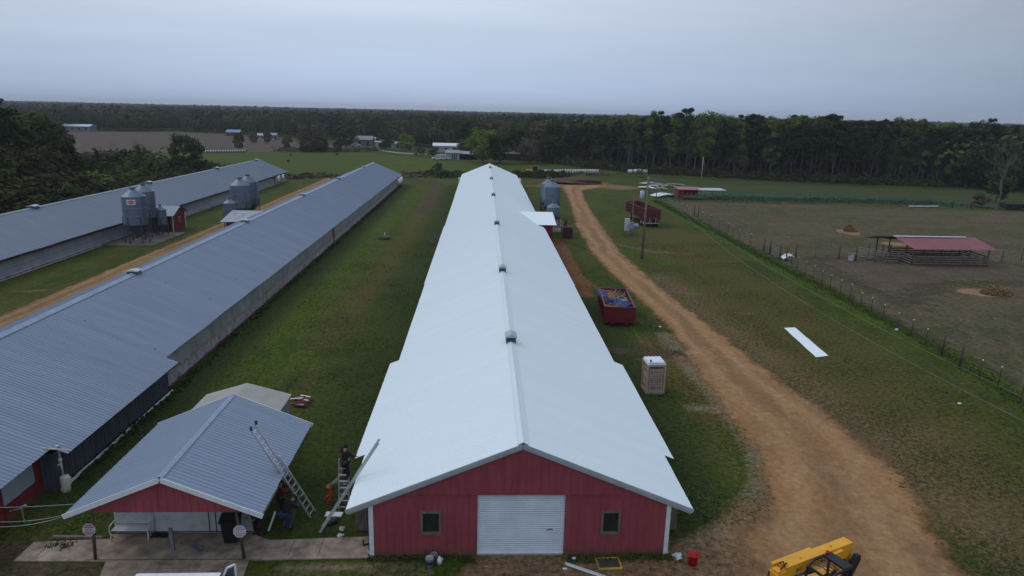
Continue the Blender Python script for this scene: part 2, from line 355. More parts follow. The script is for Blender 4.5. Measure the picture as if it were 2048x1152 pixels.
paint(A['straw'], pxl((1240, 625), (1290, 690)), .1, .5, .3)
paint(A['dirt'], pxl((1420, 820), (1500, 828)), .15, .7, .75)
paint(A['straw'], pxl((1385, 815), (1495, 825)), .2, .7, .8)
paint(A['mud'], pxl((1225, 700), (1300, 706), (1405, 707)), .25, .8, .95)
paint(A['clay'], pxl((1280, 718), (1330, 722), (1400, 722)), .12, .5, .8)
paint(A['clay'], pxl((1282, 682), (1300, 690)), .05, .4, .8)
paint(A['clay'], pxl((1115, 480), (1140, 530), (1170, 590)), .45, .9, .95)
paint(A['clay'], pxl((1145, 545), (1200, 580)), .2, .6, .7)
paint(A['dirt'], pxl((1240, 490), (1300, 503), (1380, 508)), .15, .7, .7)
paint(A['dirt'], pxl((1390, 520), (1470, 523)), .1, .5, .6)
paint(A['dirt'], pxl((1475, 625), (1510, 628)), .05, .35, .8)
paint(A['dirt'], pxl((1330, 582), (1400, 588)), .05, .5, .65)
paint(A['lush'], pxl((1245, 500), (1300, 517), (1370, 535)), .6, 1.2, .8)
paint(A['lush'], pxl((1330, 470), (1390, 500)), .2, .8, .55)
paint(A['dirt'], pxl((960, 1152), (1000, 1125), (1090, 1125), (1130, 1152)), .5, .6, 1)
paint(A['dirt'], pxl((1120, 1150), (1250, 1140), (1400, 1110), (1480, 1090)), .5, 1.0, .78)
paint(A['dirt'], pxl((1290, 1140), (1400, 1135), (1500, 1100), (1540, 1040)), 1.0, 1.6, .85)
paint(A['straw'], pxl((1350, 1120), (1450, 1085), (1510, 1030)), .15, .6, .7)
paint(A['straw'], pxl((560, 1140), (740, 1135), (850, 1142)), .12, .35, .75)
paint(A['mud'], pxl((0, 1150), (100, 1142), (180, 1142)), .2, .6, .7)
paint(A['dirt'], pxl((1115, 372), (1165, 368), (1240, 375)), 2.5, 5, .9)
paint(A['clay'], pxl((1065, 372), (1110, 372)), 1.0, 3, .9)
paint(A['mud'], pxl((700, 352), (800, 350), (905, 352)), 2, 6, .55)
paint(A['dirt'], pxl((1545, 381), (1640, 385), (1700, 386)), 1.5, 3, .85)
paint(A['straw'], pxl((1600, 386), (1720, 391), (1790, 396)), .3, 1.2, .7)
paint(A['dirt'], pxl((30, 585), (60, 582), (90, 580)), .1, .6, .7)
paint(A['mud'], pxl((20, 1105), (60, 1120)), .4, .8, .8)
blob(A['mud'], G(1660, 980), 2.2, 1.2, .4)
paint(A['mud'], [(-30, 100), (-37, 98), (-39.5, 99)], .4, 1.4, .5)
for k in range(26):
    c = (rnd.uniform(13, 34), rnd.uniform(34, 120)); blob(A['dry' if k % 3 else 'lush'], c, rnd.uniform(1, 3), rnd.uniform(1, 4), rnd.uniform(.4, .75))
for k in range(18):
    c = (rnd.uniform(-18, -8), rnd.uniform(34, 150)); blob(A['lush' if k % 3 else 'dry'], c, rnd.uniform(.8, 2), rnd.uniform(1.5, 5), rnd.uniform(.4, .65))
V = np.stack([GX.ravel(), GY.ravel(), np.zeros(GX.size)], 1)
ii = np.arange(ny_*nx_).reshape(ny_, nx_)
Q = np.stack([ii[:-1, :-1].ravel(), ii[:-1, 1:].ravel(), ii[1:, 1:].ravel(), ii[1:, :-1].ravel()], 1)
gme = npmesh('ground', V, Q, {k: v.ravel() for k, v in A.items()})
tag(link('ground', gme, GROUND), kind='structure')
def sheet_poly(name, poly, z, m, soft=2.0, step=2.0):
    """flat sheet over a polygon, with an 'edge' attribute that falls to 0 at its border"""
    P = np.array(poly); x0, y0 = P.min(0)-1; x1, y1 = P.max(0)+1
    xs = np.linspace(x0, x1, max(3, int((x1-x0)/step)+1)); ys = np.linspace(y0, y1, max(3, int((y1-y0)/step)+1))
    X, Y = np.meshgrid(xs, ys); ins = np.zeros(X.shape, bool); j = len(P)-1
    for i in range(len(P)):
        xi, yi, xj, yj = P[i][0], P[i][1], P[j][0], P[j][1]
        c = ((yi > Y) != (yj > Y)) & (X < (xj-xi)*(Y-yi)/(yj-yi+1e-12)+xi); ins ^= c; j = i
    d = seg_d(X, Y, [tuple(p) for p in P]+[tuple(P[0])])
    e = np.where(ins, np.clip(d/soft, 0, 1), -.3)
    V = np.stack([X.ravel(), Y.ravel(), np.full(X.size, z)], 1); n, mm = X.shape
    ii = np.arange(n*mm).reshape(n, mm); Q = np.stack([ii[:-1, :-1].ravel(), ii[:-1, 1:].ravel(), ii[1:, 1:].ravel(), ii[1:, :-1].ravel()], 1)
    ef = e.ravel(); keep = (ef[Q].max(1) > -.29); Q = Q[keep]
    return tag(link(name, npmesh(name, V, Q, {'edge': ef}), m), kind='structure')
def strip(name, pts, z, m, soft=.34, nseg=30, step=1.2):
    """pts: (xl, xr, y) list -> road sheet with soft broken edges"""
    ys = np.arange(pts[0][2], pts[-1][2], step*(1 if pts[-1][2] > pts[0][2] else -1)); yk = [p[2] for p in pts]
    xl = np.interp(ys, yk, [p[0] for p in pts]); xr = np.interp(ys, yk, [p[1] for p in pts])
    tt = np.linspace(-.16, 1.16, nseg+1); V = []; e = []; ru = []; cl = []
    for y, a, b in zip(ys, xl, xr):
        for q in tt: V.append((a+(b-a)*q, y, z)); e.append(np.clip(min(q+.16, 1.16-q)/soft, 0, 1)*1.15-.15); wv = .04*math.sin(y*.21)+.03*math.sin(y*.53+1); ru.append(math.exp(-((q-.27-wv)/.08)**2)+math.exp(-((q-.70-wv)/.08)**2)); cl.append(math.exp(-((q-.49-wv)/.07)**2)*.8)
    n = len(ys); ii = np.arange(n*(nseg+1)).reshape(n, nseg+1)
    Q = np.stack([ii[:-1, :-1].ravel(), ii[:-1, 1:].ravel(), ii[1:, 1:].ravel(), ii[1:, :-1].ravel()], 1)
    return tag(link(name, npmesh(name, V, Q, {'edge': e, 'rut': ru, 'crown_line': cl}), m), kind='structure')
DIRT = groundmat('packed_dirt', ((.255, .137, .060), (.19, .110, .056), (.30, .18, .092)), dark=.26, ruts=True, tuft=1.5, bump=.25, alpha=True, st=(1.6, .35, 1))
DIRT2 = groundmat('packed_dirt_lane', ((.21, .118, .052), (.16, .098, .048), (.25, .165, .085)), dark=.25, ruts=True, tuft=1.5, bump=.25, alpha=True, st=(1.6, .3, 1))
strip('dirt_road', [(8.2, 17.6, 8), (8.6, 18.2, 23.6), (9.8, 18.9, 26.7), (11.7, 19.7, 29.2), (12.8, 20.4, 32.6), (13.3, 20.2, 36.7), (13.4, 19.9, 42), (13.4, 19.2, 44.5), (14.1, 18.8, 50.8), (14.3, 18.3, 57.4), (13.8, 17.7, 65.7), (13, 17.2, 76.5), (12.6, 16.8, 91), (13.5, 18, 112.5), (16.4, 20, 146), (17.4, 22, 165), (17, 30, 176), (14, 33, 186)], .006, DIRT)
strip('dirt_lane', [(-42.4, -39.5, 20), (-42.4, -39.6, 60), (-42.3, -39.6, 110), (-42.4, -39.6, 165), (-42.8, -36, 185)], .006, DIRT2)
PAST = groundmat('grazed_pasture', ((.090, .072, .040), (.058, .060, .024), (.112, .088, .056)), dark=.6, tuft=1.6, alpha=True, st=(.5, 1, 1))
sheet_poly('pasture', [(35.4, 20), (35.5, 148), (75, 146), (132, 136), (170, 130), (170, 20)], .008, PAST, 1.0, 1.5)
MUDP = groundmat('trodden_earth', ((.092, .068, .047), (.072, .058, .036), (.108, .085, .058)), dark=.5, tuft=1.6, alpha=True)
sheet_poly('trodden_ground', [(36.5, 62), (37, 90), (44, 92), (66, 91), (74, 84), (66, 72), (50, 70), (42, 60)], .013, MUDP, 7, 1.5)
WEEDF = groundmat('weedy_field_margin', ((.036, .066, .036), (.03, .055, .028), (.06, .08, .045)), dark=.5, tuft=1.2, alpha=True)
sheet_poly('weedy_ground', [(36, 150), (36, 168), (60, 170), (110, 160), (128, 150), (128, 140), (75, 148.5)], .010, WEEDF, 3, 2)
HAYF = groundmat('hay_field_grass', ((.047, .072, .009), (.058, .084, .010), (.050, .060, .012)), dark=.4, tuft=.8, alpha=True, st=(.15, 1, 1))
sheet_poly('hay_field', [(-140, 196)]+pxl((330, 305), (500, 303), (650, 304), (740, 303), (930, 322), (1080, 330), (1280, 342), (1240, 352), (1060, 346), (900, 345), (820, 350), (560, 352)), .010, HAYF, 5, 4)
HAYF2 = groundmat('far_meadow_grass', ((.042, .060, .018), (.056, .066, .024), (.042, .05, .022)), dark=.4, tuft=.8, alpha=True, st=(.15, 1, 1))
sheet_poly('far_meadow', pxl((1250, 349), (1500, 360), (1800, 375), (2300, 382), (2300, 424), (1900, 410), (1700, 400), (1450, 388), (1300, 372)), .006, HAYF2, 5, 4)
PLOW = groundmat('brown_broomsedge_field', ((.086, .062, .050), (.068, .052, .042), (.105, .085, .062)), dark=.4, tuft=.8, alpha=True, st=(.15, .6, 1))
sheet_poly('brown_field', pxl((60, 262), (350, 263), (480, 270), (620, 282), (720, 292), (742, 302), (660, 305), (480, 307), (300, 308), (60, 308)), .012, PLOW, 8, 8)
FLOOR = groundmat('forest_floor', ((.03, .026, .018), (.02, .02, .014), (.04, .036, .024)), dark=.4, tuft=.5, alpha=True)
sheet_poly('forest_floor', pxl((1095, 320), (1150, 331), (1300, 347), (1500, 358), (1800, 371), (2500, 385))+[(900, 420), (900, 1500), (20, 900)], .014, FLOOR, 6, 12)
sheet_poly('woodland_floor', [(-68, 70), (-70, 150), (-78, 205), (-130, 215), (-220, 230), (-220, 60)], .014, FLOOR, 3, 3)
GRAV = groundmat('gravel_road_surface', ((.4, .37, .3), (.34, .31, .26), (.45, .42, .36)), dark=.15, bump=.1)
b = MB(); g0 = pxl((745, 299), (800, 306), (900, 310), (960, 314), (1000, 318), (1040, 321))
for (xa, ya), (xb, yb) in zip(g0[:-1], g0[1:]):
    b.add([(xa, ya-1.8, .03), (xb, yb-1.8, .03), (xb, yb+1.8, .03), (xa, ya+1.8, .03)], [(0, 1, 2, 3)])
tag(b.build('gravel_road', GRAV), kind='structure')
# concrete walk and apron beneath the garage porch
b = MB()
pad = pxl((68, 1086), (230, 1079))+[(-17.2, 26.55), (-11.3, 26.55)]+pxl((540, 1082), (737, 1075), (738, 1117), (531, 1121), (499, 1122), (430, 1300), (140, 1300), (212, 1124), (27, 1124))
b.add([(x, y, .05) for x, y in pad]+[(x, y, -.1) for x, y in pad], [tuple(range(len(pad)))]+[(i, i+len(pad), (i+1) % len(pad)+len(pad), (i+1) % len(pad)) for i in range(len(pad))])
walk = tag(b.build('concrete_walk', CONC), kind='structure')
b = MB(); y = G(400, 1121)[1]; jm = mat('joint_dirt', (.05, .035, .025), .95)
b.bx(-17.3, -11.1, y-.02, y+.02, .05, .053)
for x in (-19.3, -9.4, -8.2): b.bx(x-.012, x+.012, 25.0, 26.1, .05, .053)
tag(b.build('slab_joint', jm), kind='structure')
# ------------------------------------------------------------------ buildings
RH, SLP = 5.1, .4141
def ribbed_slope(mb, xr, segs, rh, slope, sgn, pitch, hgt, kind='sine', wob=.0, seed=1, flat=.8):
    """segs: (y0, y1, half width).  real ribs running from ridge to eave"""
    r2 = random.Random(seed); ph = [r2.uniform(0, 6) for _ in range(4)]
    for (y0, y1, hw) in segs:
        n = int(round((y1-y0)/pitch)); prof = []
        for i in range(n):
            y = y0+i*pitch
            if kind == 'sine': prof += [(y, 0), (y+pitch*.5, hgt)]
            else: prof += [(y, 0), (y+pitch*flat, 0), (y+pitch*(flat+.07), hgt), (y+pitch*.97, hgt)]
        prof.append((y1, 0))
        vs = []
        for (y, h) in prof:
            wv = wob*(math.sin(y*.31+ph[0])+.7*math.sin(y*.83+ph[1])); jx = r2.uniform(-.012, .012)
            for q in (0, .5, 1):
                x = hw*q+(jx if q == 1 else 0); z = rh-slope*x+h+(wv*q if q else 0); vs.append((xr+sgn*x, y, z))
        fs = []
        for i in range(len(prof)-1):
            for k in range(2): fs.append((i*3+k, i*3+k+1, i*3+k+4, i*3+k+3))
        mb.add(vs, fs)
def cap(mb, x, y0, y1, z, w, slope=SLP, lift=.05):
    vs = [(x-w, y0, z-w*slope+lift), (x, y0, z+lift+.02), (x+w, y0, z-w*slope+lift), (x-w, y1, z-w*slope+lift), (x, y1, z+lift+.02), (x+w, y1, z-w*slope+lift)]
    mb.add(vs, [(0, 1, 4, 3), (1, 2, 5, 4)])
    mb.bx(x-w-.01, x-w+.01, y0, y1, z-w*slope+.0, z-w*slope+lift+.01); mb.bx(x+w-.01, x+w+.01, y0, y1, z-w*slope, z-w*slope+lift+.01)
def ribwall(mb, x0, x1, y, top, bot=0.0, openings=(), pitch=.3, face=-1, d=.025):
    """vertical siding in the XZ plane at depth y; top may be a function of x; openings (xa, xb, za, zb)"""
    xs = [x0]; x = x0
    while x < x1-1e-6:
        for st in (pitch*.72, pitch*.08, pitch*.12, pitch*.08):
            x += st; xs.append(min(x, x1))
    cut = sorted(set([round(q, 4) for q in xs]+[o[0] for o in openings if x0 < o[0] < x1]+[o[1] for o in openings if x0 < o[1] < x1]))
    def off(x):
        f = ((x-x0) % pitch)/pitch; return d if .8 <= f+1e-4 <= .93 else 0
    for a, b in zip(cut[:-1], cut[1:]):
        m = (a+b)/2; iv = [(bot, None)]
        for (xa, xb, za, zb) in openings:
            if xa <= m <= xb: iv = ([(bot, za)] if za > bot else [])+[(zb, None)]
        ya, yb = y+face*off(a), y+face*off(b)
        for (za, zb) in iv:
            ta = top(a) if callable(top) else top; tb = top(b) if callable(top) else top
            if zb is not None: ta = tb = zb
            if min(ta, tb) <= za: continue
            mb.add([(a, ya, za), (b, yb, za), (b, yb, tb), (a, ya, ta)], [(0, 1, 2, 3)])
def ribwall_y(mb, x, y0, y1, z0, z1, pitch=.3, face=1, d=.025, wave=False):
    prof = []; y = y0
    while y < y1-1e-6: prof += [(y, 0), (min(y+pitch*.72, y1), 0), (min(y+pitch*.8, y1), d), (min(y+pitch*.92, y1), d)]; y += pitch
    prof.append((y1, 0)); vs = []
    for (yy, o) in prof: vs += [(x+face*o, yy, z0), (x+face*o, yy, z1)]
    mb.add(vs, [(2*i, 2*i+2, 2*i+3, 2*i+1) for i in range(len(prof)-1)])
def window(parent, x0, x1, y, z0, z1, fm, gm):
    fr = MB(); t = .09
    fr.bx(x0-t, x0, y-.06, y+.06, z0-t, z1+t); fr.bx(x1, x1+t, y-.06, y+.06, z0-t, z1+t)
    fr.bx(x0, x1, y-.06, y+.06, z1, z1+t); fr.bx(x0, x1, y-.075, y+.06, z0-t, z0)
    o = fr.build('window', fm, parent); g = MB(); g.bx(x0, x1, y+.045, y+.055, z0, z1); g.build('pane', gm, o)
    return o
# ---- the long barn with the new white roof
barn = empty('poultry_house', (0, 25, 0), label='long red poultry house with a bright white metal roof and roll-up door in its gable', cat='barn', group='long poultry houses side by side')
Bp = lambda mb, n, m: mb.build(n, m, barn, (0, -25, 0))
segs = [(24.85, 29.45, 6.97), (29.45, 41.9, 7.42), (41.9, 62, 6.86), (62, 95, 6.93), (95, 130, 6.84), (130, 176.9, 6.9)]
for s, n in ((-1, 'roof'), (1, 'roof')):
    mb = MB(); ribbed_slope(mb, 0, segs, RH, SLP, s, .17, .018, 'rib', .012, 3+s, .66); o = Bp(mb, n, WHITE_ROOF)
mb = MB(); cap(mb, 0, 24.83, 176.9, RH, .19); Bp(mb, 'ridge_cap', roofmat('white_ridge_metal', (.60, .66, .70), .5, 0, 3.0, .02, .02))
mb = MB()
for s in (-1, 1):
    mb.bar((0, 24.83, RH-.085), (s*6.98, 24.83, RH-.085-SLP*6.98), .035, .15)
    mb.bar((0, 24.87, RH-.20), (s*6.9, 24.87, RH-.20-SLP*6.9), .05, .09)
Bp(mb, 'rake_trim', TRIMG)
DX0, DX1, DZ = -1.76, 1.79, 2.84; WZ0, WZ1 = 1.1, 1.98
wins = [(-3.95, -3.30), (3.36, 3.97)]
mb = MB()
ops = [(a, b, WZ0, WZ1) for a, b in wins]
tf = lambda x: min(2.86, RH-.07-SLP*abs(x)); ribwall(mb, -5.95, DX0, 25.02, tf, 0, ops[:1]); Bp(mb, 'front_wall', RED); mb = MB(); ribwall(mb, DX1, 5.95, 25.02, tf, 0, ops[1:])
Bp(mb, 'front_wall', RED)
mb = MB(); ribwall(mb, -6.1, 6.1, 24.97, lambda x: RH-.06-SLP*abs(x), 2.84)
mb.bx(-5.3, 5.3, 24.955, 24.97, 2.80, 2.84)
Bp(mb, 'gable', RED)
for s in (-1, 1): mb = MB(); mb.bx(min(s*5.93, s*6.11), max(s*5.93, s*6.11), 24.98, 25.12, 0, 2.53); Bp(mb, 'corner_trim', WHITE)
for a, b in wins: window(barn, a, b, 25.0-25, WZ0, WZ1, WOOD, GLASS)
mb = MB(); z = .1; prof = []
while z < DZ-.01: prof += [(z, 0), (z+.02, -.012), (z+.05, -.015), (z+.062, .012), (z+.085, .012)]; z += .098
vs = []
for (zz, o) in prof: vs += [(DX0, 25.10+o, zz), (DX1, 25.10+o, zz)]
mb.add(vs, [(2*i, 2*i+1, 2*i+3, 2*i+2) for i in range(len(prof)-1)])
door = Bp(mb, 'rollup_door', DOORW)
mb = MB(); mb.bx(DX0, DX1, 25.04, 25.13, .04, .1); mb.build('bottom_bar', WHITE, door)
mb = MB(); mb.bar((1.08, 25.07, 1.14), (1.2, 25.07, 1.2), .025); mb.bar((1.2, 25.07, 1.2), (1.32, 25.07, 1.14), .025); mb.build('handle', GALVD, door)
mb = MB(); mb.bx(-6.2, 6.2, 25.03, 25.3, 0, .07); Bp(mb, 'sill', CONCG)
mb = MB(); mb.bx(-6.05, -6.0, 25.1, 176, 0, 2.5); mb.bx(6.0, 6.05, 25.1, 176, 0, 2.5); mb.bx(-6, 6, 176, 176.1, 0, 2.6); mb.prism([(-6, 2.6), (6, 2.6), (0, 5.0)], 'y', 176, 176.1)
Bp(mb, 'side_wall', RED2)
mb = MB()
for k in range(7): mb.bx(-6.98+k*.125, -6.87+k*.125, 26.8, 26.83, 0, 2.15-.02*(k % 2))
ribwall_y(mb, -6.98, 26.83, 41.5, 0, 2.15, .16, -1, .01)
Bp(mb, 'side_lean_to', WOOD)
mb = MB(); mb.bx(6.2, 6.98, 26.8, 26.84, 0, 2.15); mb.bx(6.94, 6.98, 26.84, 41.5, 0, 2.15)
Bp(mb, 'side_lean_to', WOOD)
def vent(parent, x, y, z, w_=.5, l_=.62, h_=.34, m=GALV):
    mb = MB(); mb.bx(x-w_*.45, x+w_*.45, y-l_*.5, y+l_*.5, z-.12, z+h_*.75)
    o = mb.build('ridge_vent', m, parent)
    mb = MB()
    for k in range(4): mb.bx(x-w_*.4, x+w_*.4, y-l_*.5-.012, y-l_*.5-.004, z+.02+k*.055, z+.045+k*.055)
    mb.build('louvre', DARK, o)
    mb = MB(); t = .03
    mb.add([(x-w_*.55, y-l_*.6, z+h_*.68), (x, y-l_*.6, z+h_*1.1), (x+w_*.55, y-l_*.6, z+h_*.68), (x-w_*.55, y+l_*.55, z+h_*.68), (x, y+l_*.55, z+h_*1.1), (x+w_*.55, y+l_*.55, z+h_*.68),
            (x-w_*.55, y-l_*.6, z+h_*.68-t), (x+w_*.55, y-l_*.6, z+h_*.68-t)], [(0, 1, 4, 3), (1, 2, 5, 4), (6, 0, 1, 2, 7)])
    mb.build('vent_roof', TRIMG, o)
for y in (37.6, 55.5, 79.8, 107.9, 135.2, 162.2): vent(barn, 0, y-25, RH+.03, .62, .8, .42)
# control room annex on its right side
def cross_gable(parent, x0, x1, y0, y1, ym, ze, zr, roofm, wallm, wx0, wx1, off=(0, 0, 0), pitch=.2):
    o = empty('annex', off); o.parent = parent
    mb = MB()
    for sg, ya in ((-1, y0), (1, y1)):
        n = int((x1-x0)/pitch); vs = []
        for i in range(n+1):
            x = x0+(x1-x0)*i/n; h = .02*(i % 2); vs += [(x, ym, zr+h), (x, ya, ze+h)]
        mb.add(vs, [(2*i, 2*i+1, 2*i+3, 2*i+2) for i in range(n)])
    mb.build('roof', roofm, o)
    mb = MB(); dy = .45
    s = (zr-ze)/(ym-y0)
    mb.prism([(y0+dy, 0), (y1-dy, 0), (y1-dy, ze+s*dy-.04), (ym, zr-.05), (y0+dy, ze+s*dy-.04)], 'x', wx0, wx1)
    mb.build('wall', wallm, o)
    return o
cross_gable(barn, 3.2, 8.6, 95.2, 107, 101.3, 2.62, 3.6, WHITE_ROOF, RED2, 5.5, 8.1, (0, -25, 0))
def fan(parent, x, y, z, s=1.1):
    mb = MB(); mb.tube([(x, y, z), (x+.55, y+.15, z)], [s*.5, s*.62], 14); mb.bx(x-.2, x, y-s*.5, y+s*.5, z-s*.5, z+s*.5); mb.build('exhaust_fan', WHITE, parent)
for s in (-1, 1): fan(barn, s*6.9-(0 if s > 0 else .5), 171-25, 1.3, 1.3)
# ---- two older grey-roofed houses
def curtain(mb, x, y0, y1, z0, z1, amp=.05, step=.22, seed=4, slant=.0):
    r2 = random.Random(seed); n = int((y1-y0)/step); vs = []
    for i in range(n+1):
        y = y0+(y1-y0)*i/n
        for q in (0, .5, 1): vs.append((x+r2.uniform(-amp, amp)*(1-.5*q), y+(r2.uniform(-.1, .1) if 0 < i < n else 0), z0+(z1-z0)*q))
    mb.add(vs, [(i*3+k, i*3+3+k, i*3+4+k, i*3+1+k) for i in range(n) for k in (0, 1)])
CURT = mat('grey_curtain_cloth', (.27, .30, .31), .55, var=.12, scale=.8, col2=(.15, .17, .18), stretch=(1, 1.2, .6))
PSHT = mat('crumpled_clear_plastic', (.36, .385, .42), .35, var=.15, scale=2.5, col2=(.17, .16, .18), stretch=(1, 1, .5))
CURT3 = mat('pale_curtain_wall', (.30, .33, .38), .7, var=.1, scale=1, col2=(.22, .245, .29), stretch=(1, .5, .4))
def old_house(x0, y0, y1, segsR, roofm, label, style):
    h = empty('poultry_house', (x0, y0, 0), label=label, cat='barn', group='long poultry houses side by side')
    B = lambda mb, n, m: mb.build(n, m, h, (-x0, -y0, 0))
    segsL = [(y0, y1, 6.85)]
    for s, sg in ((-1, segsL), (1, segsR)):
        mb = MB(); ribbed_slope(mb, x0, sg, RH, SLP, s, .228, .028, 'rib', .02, int(abs(x0))+s); B(mb, 'roof', roofm)
    mb = MB(); cap(mb, x0, y0, y1, RH, .3)
    B(mb, 'ridge_cap', mat('dull_ridge_metal', (.23, .28, .37), .45, .1, var=.1) if style == 2 else GREY_ROOF2)
    mb = MB(); xw = x0-6.3
    mb.bx(xw, xw+.05, y0, y1, 0, 2.35); mb.bx(x0-6.3, x0+6.2, y1-.5, y1-.4, 0, 2.4); mb.prism([(x0-6.2, 2.4), (x0+6.2, 2.4), (x0, 4.9)], 'y', y1-.5, y1-.4)
    B(mb, 'end_wall', WHITE if style == 3 else CURT3)
    return h, B
h2x = -28.25
h2, B2 = old_house(h2x, 14, 172.7, [(14, 30.0, 6.95), (30.0, 42.0, 7.65), (42.0, 172.7, 6.85)], GREY_ROOF, 'middle poultry house with a long dull grey metal roof and a dark metal-sided front section', 2)
mb = MB(); ribwall_y(mb, -21.35, 30.1, 41.9, .12, 1.93, .25, 1, .03); ribwall(mb, -22.1, -21.35, 30.08, 1.9, 0, (), .2); B2(mb, 'dark_siding', DSIDE)
mb = MB(); mb.bar((-20.58, 30, 1.95), (-20.58, 42, 1.95), .03, .07); B2(mb, 'eave_trim', DARK)
mb = MB()
yy = 30.0
while yy < 41.8: mb.bar((-21.15, yy, .1), (-21.15+rnd.uniform(-.015, .015), yy+2.38, .1+rnd.uniform(-.01, .01)), .08, .12); yy += 2.4
B2(mb, 'base_board', WHITE)
mb = MB(); ribwall_y(mb, -21.98, 14, 27.4, 0, 2.15, .3, 1, .02); mb.bx(-22.03, -21.95, 27.4, 30.05, 0, .75); mb.bx(-22.03, -21.99, 29.6, 30.05, .75, 2.2); B2(mb, 'red_wall', RED2)
mb = MB(); curtain(mb, -22.02, 27.4, 29.6, .72, 2.15, .02, .3); B2(mb, 'torn_curtain', CURT3)
for (ya, yb, nm) in ((42.0, 93.0, 1), (94.2, 171, 2)):
    mb = MB(); curtain(mb, -21.68, ya, yb, .92, 2.1, .04, .35, nm); B2(mb, 'curtain', CURT)
    mb = MB(); curtain(mb, -21.62, ya, yb, .15, .84, .07, .2, nm+5); B2(mb, 'plastic_sheet', PSHT)
    mb = MB(); mb.bx(-21.66, -21.58, ya, yb, .85, .91); B2(mb, 'rail', mat('tan_timber', (.33, .22, .11), .8))
mb = MB(); mb.bx(-21.75, -21.5, 42.0, 171.5, 0, .15); mb.bx(-21.75, -21.65, 93, 94.2, .15, 2.1); B2(mb, 'base_wall', mat('faded_red_base', (.13, .03, .034), .8, var=.35, scale=1.5))
for y in (53.1, 78.7, 104.3, 130.5, 158): vent(h2, 0, y-14, RH+.0, .85, .7, .26)
fan(h2, -21.4-h2x, 168-14, 1.3, 1.5); fan(h2, -21.4-h2x, 164.5-14, 1.3, 1.3)
sheds = cross_gable(h2, -36.9, -32.5, 94.3, 104.8, 99.5, 2.5, 3.35, mat('pale_grey_annex_roof', (.26, .29, .33), .5), RED2, -36.2, -33, (-h2x, -14, 0))
h3x = -56.3
h3, B3 = old_house(h3x, 30, 175, [(30, 175, 6.85)], GREY_ROOF2, 'leftmost poultry house, grey metal roof over a pale curtain wall with white base board', 3)
mb = MB(); mb.bx(-49.62, -49.50, 30, 174.6, 1.98, 2.16); B3(mb, 'fascia', mat('dark_red_fascia', (.07, .018, .018), .7, var=.3))
mb = MB(); curtain(mb, -50.05, 30, 174.4, 1.0, 2.1, .02, .5, 9); B3(mb, 'curtain', CURT3)
mb = MB(); curtain(mb, -50.0, 30, 174.4, .32, 1.0, .03, .6, 10); B3(mb, 'lower_wall', CURT3)
mb = MB(); mb.bx(-50.05, -49.92, 30, 174.6, .0, .14); mb.bx(-50.03, -49.88, 30, 174.6, .24, .34); B3(mb, 'base_board', mat('dirty_white_board', (.42, .42, .44), .7, var=.25, scale=1.2))
for y in (86.9, 116.9, 146.9, 172): vent(h3, 0, y-30, RH, 1.0, .9, .32)
for y in (166, 169.5): fan(h3, -49.6-h3x, y-30, 1.3, 1.4)
# red control shed beside the leftmost house
sh = empty('red_shed', (-47.5, 102, 0), label='small red shed with grey metal roof and one little window, beside the feed bins', cat='shed')
S = lambda mb, n, m: mb.build(n, m, sh, (47.5, -102, 0))
mb = MB(); mb.prism([(100, 0), (104.4, 0), (104.4, 2.45), (102.2, 3.35), (100, 2.45)], 'x', -49.9, -45.6); S(mb, 'wall', RED2)
mb = MB()
for ya, yb in ((99.55, 102.2), (104.85, 102.2)):
    n = 22; vs = []
    for i in range(n+1):
        x = -50.2+5.0*i/n; h = .02*(i % 2); vs += [(x, yb, 3.46+h), (x, ya, 2.36+h)]
    mb.add(vs, [(2*i, 2*i+1, 2*i+3, 2*i+2) for i in range(n)])
S(mb, 'roof', GREY_ROOF2)
for ya_ in (100.0, 104.26): mb = MB(); mb.bx(-45.62, -45.55, ya_, ya_+.15, 0, 2.4); S(mb, 'corner_trim', WHITE)
mb = MB(); mb.bx(-45.58, -45.54, 102.1, 102.7, 1.2, 1.9); wn = S(mb, 'window', mat('cream_paint', (.45, .4, .3), .6)); mb = MB(); mb.bx(-45.54, -45.53, 102.2, 102.6, 1.28, 1.82); mb.build('pane', GLASS, wn)
mb = MB(); mb.bx(-46.7, -45.9, 99.96, 99.985, 0, 2); S(mb, 'door', DARK)
# ---- garage with porch at lower left
gar = empty('garage', (-13.85, 24.4, 0), label='small garage with grey ribbed metal roof, white fascia and red gable over a porch', cat='garage')
GB = lambda mb, n, m: mb.build(n, m, gar, (13.85, -24.4, 0))
GRH, GY0, GY1 = 3.86, 24.42, 32.5; gs = (GRH-2.30)/3.75
for s in (-1, 1):
    mb = MB(); ribbed_slope(mb, -13.85, [(GY0, GY1, 3.75)], GRH, gs, s, .225, .024, 'rib', .0, 5+s); GB(mb, 'roof', GAR_ROOF)
mb = MB(); cap(mb, -13.85, GY0-.02, GY1, GRH, .11, gs, .045); GB(mb, 'ridge_cap', mat('lighter_ridge_metal', (.25, .30, .40), .4, .1, var=.05))
for yq in (GY0-.02, GY1+.02):
    mb = MB()
    for s in (-1, 1): mb.bar((-13.85, yq, GRH-.075), (-13.85+s*3.78, yq, GRH-.075-gs*3.78), .04, .2)
    GB(mb, 'fascia', WHITE)
mb = MB(); ribwall(mb, -16.75, -10.95, 24.62, lambda x: GRH-.08-gs*abs(x+13.85), 2.28, (), .3)
GB(mb, 'gable', RED)
mb = MB(); mb.bx(-17.0, -11.3, 26.67, 26.77, 0, 2.45); mb.bx(-11.38, -11.28, 26.77, 32.1, 0, 2.5); mb.bx(-17.0, -16.9, 26.77, 32.1, 0, 2.5); mb.bx(-17, -11.3, 32.0, 32.1, 0, 2.4)
GB(mb, 'wall', mat('white_block_wall', (.50, .52, .54), .8, var=.1, scale=2))
mb = MB()
for x in (-13.1, -12.82): mb.bx(x-.015, x+.015, 26.64, 26.67, .05, 2.3)
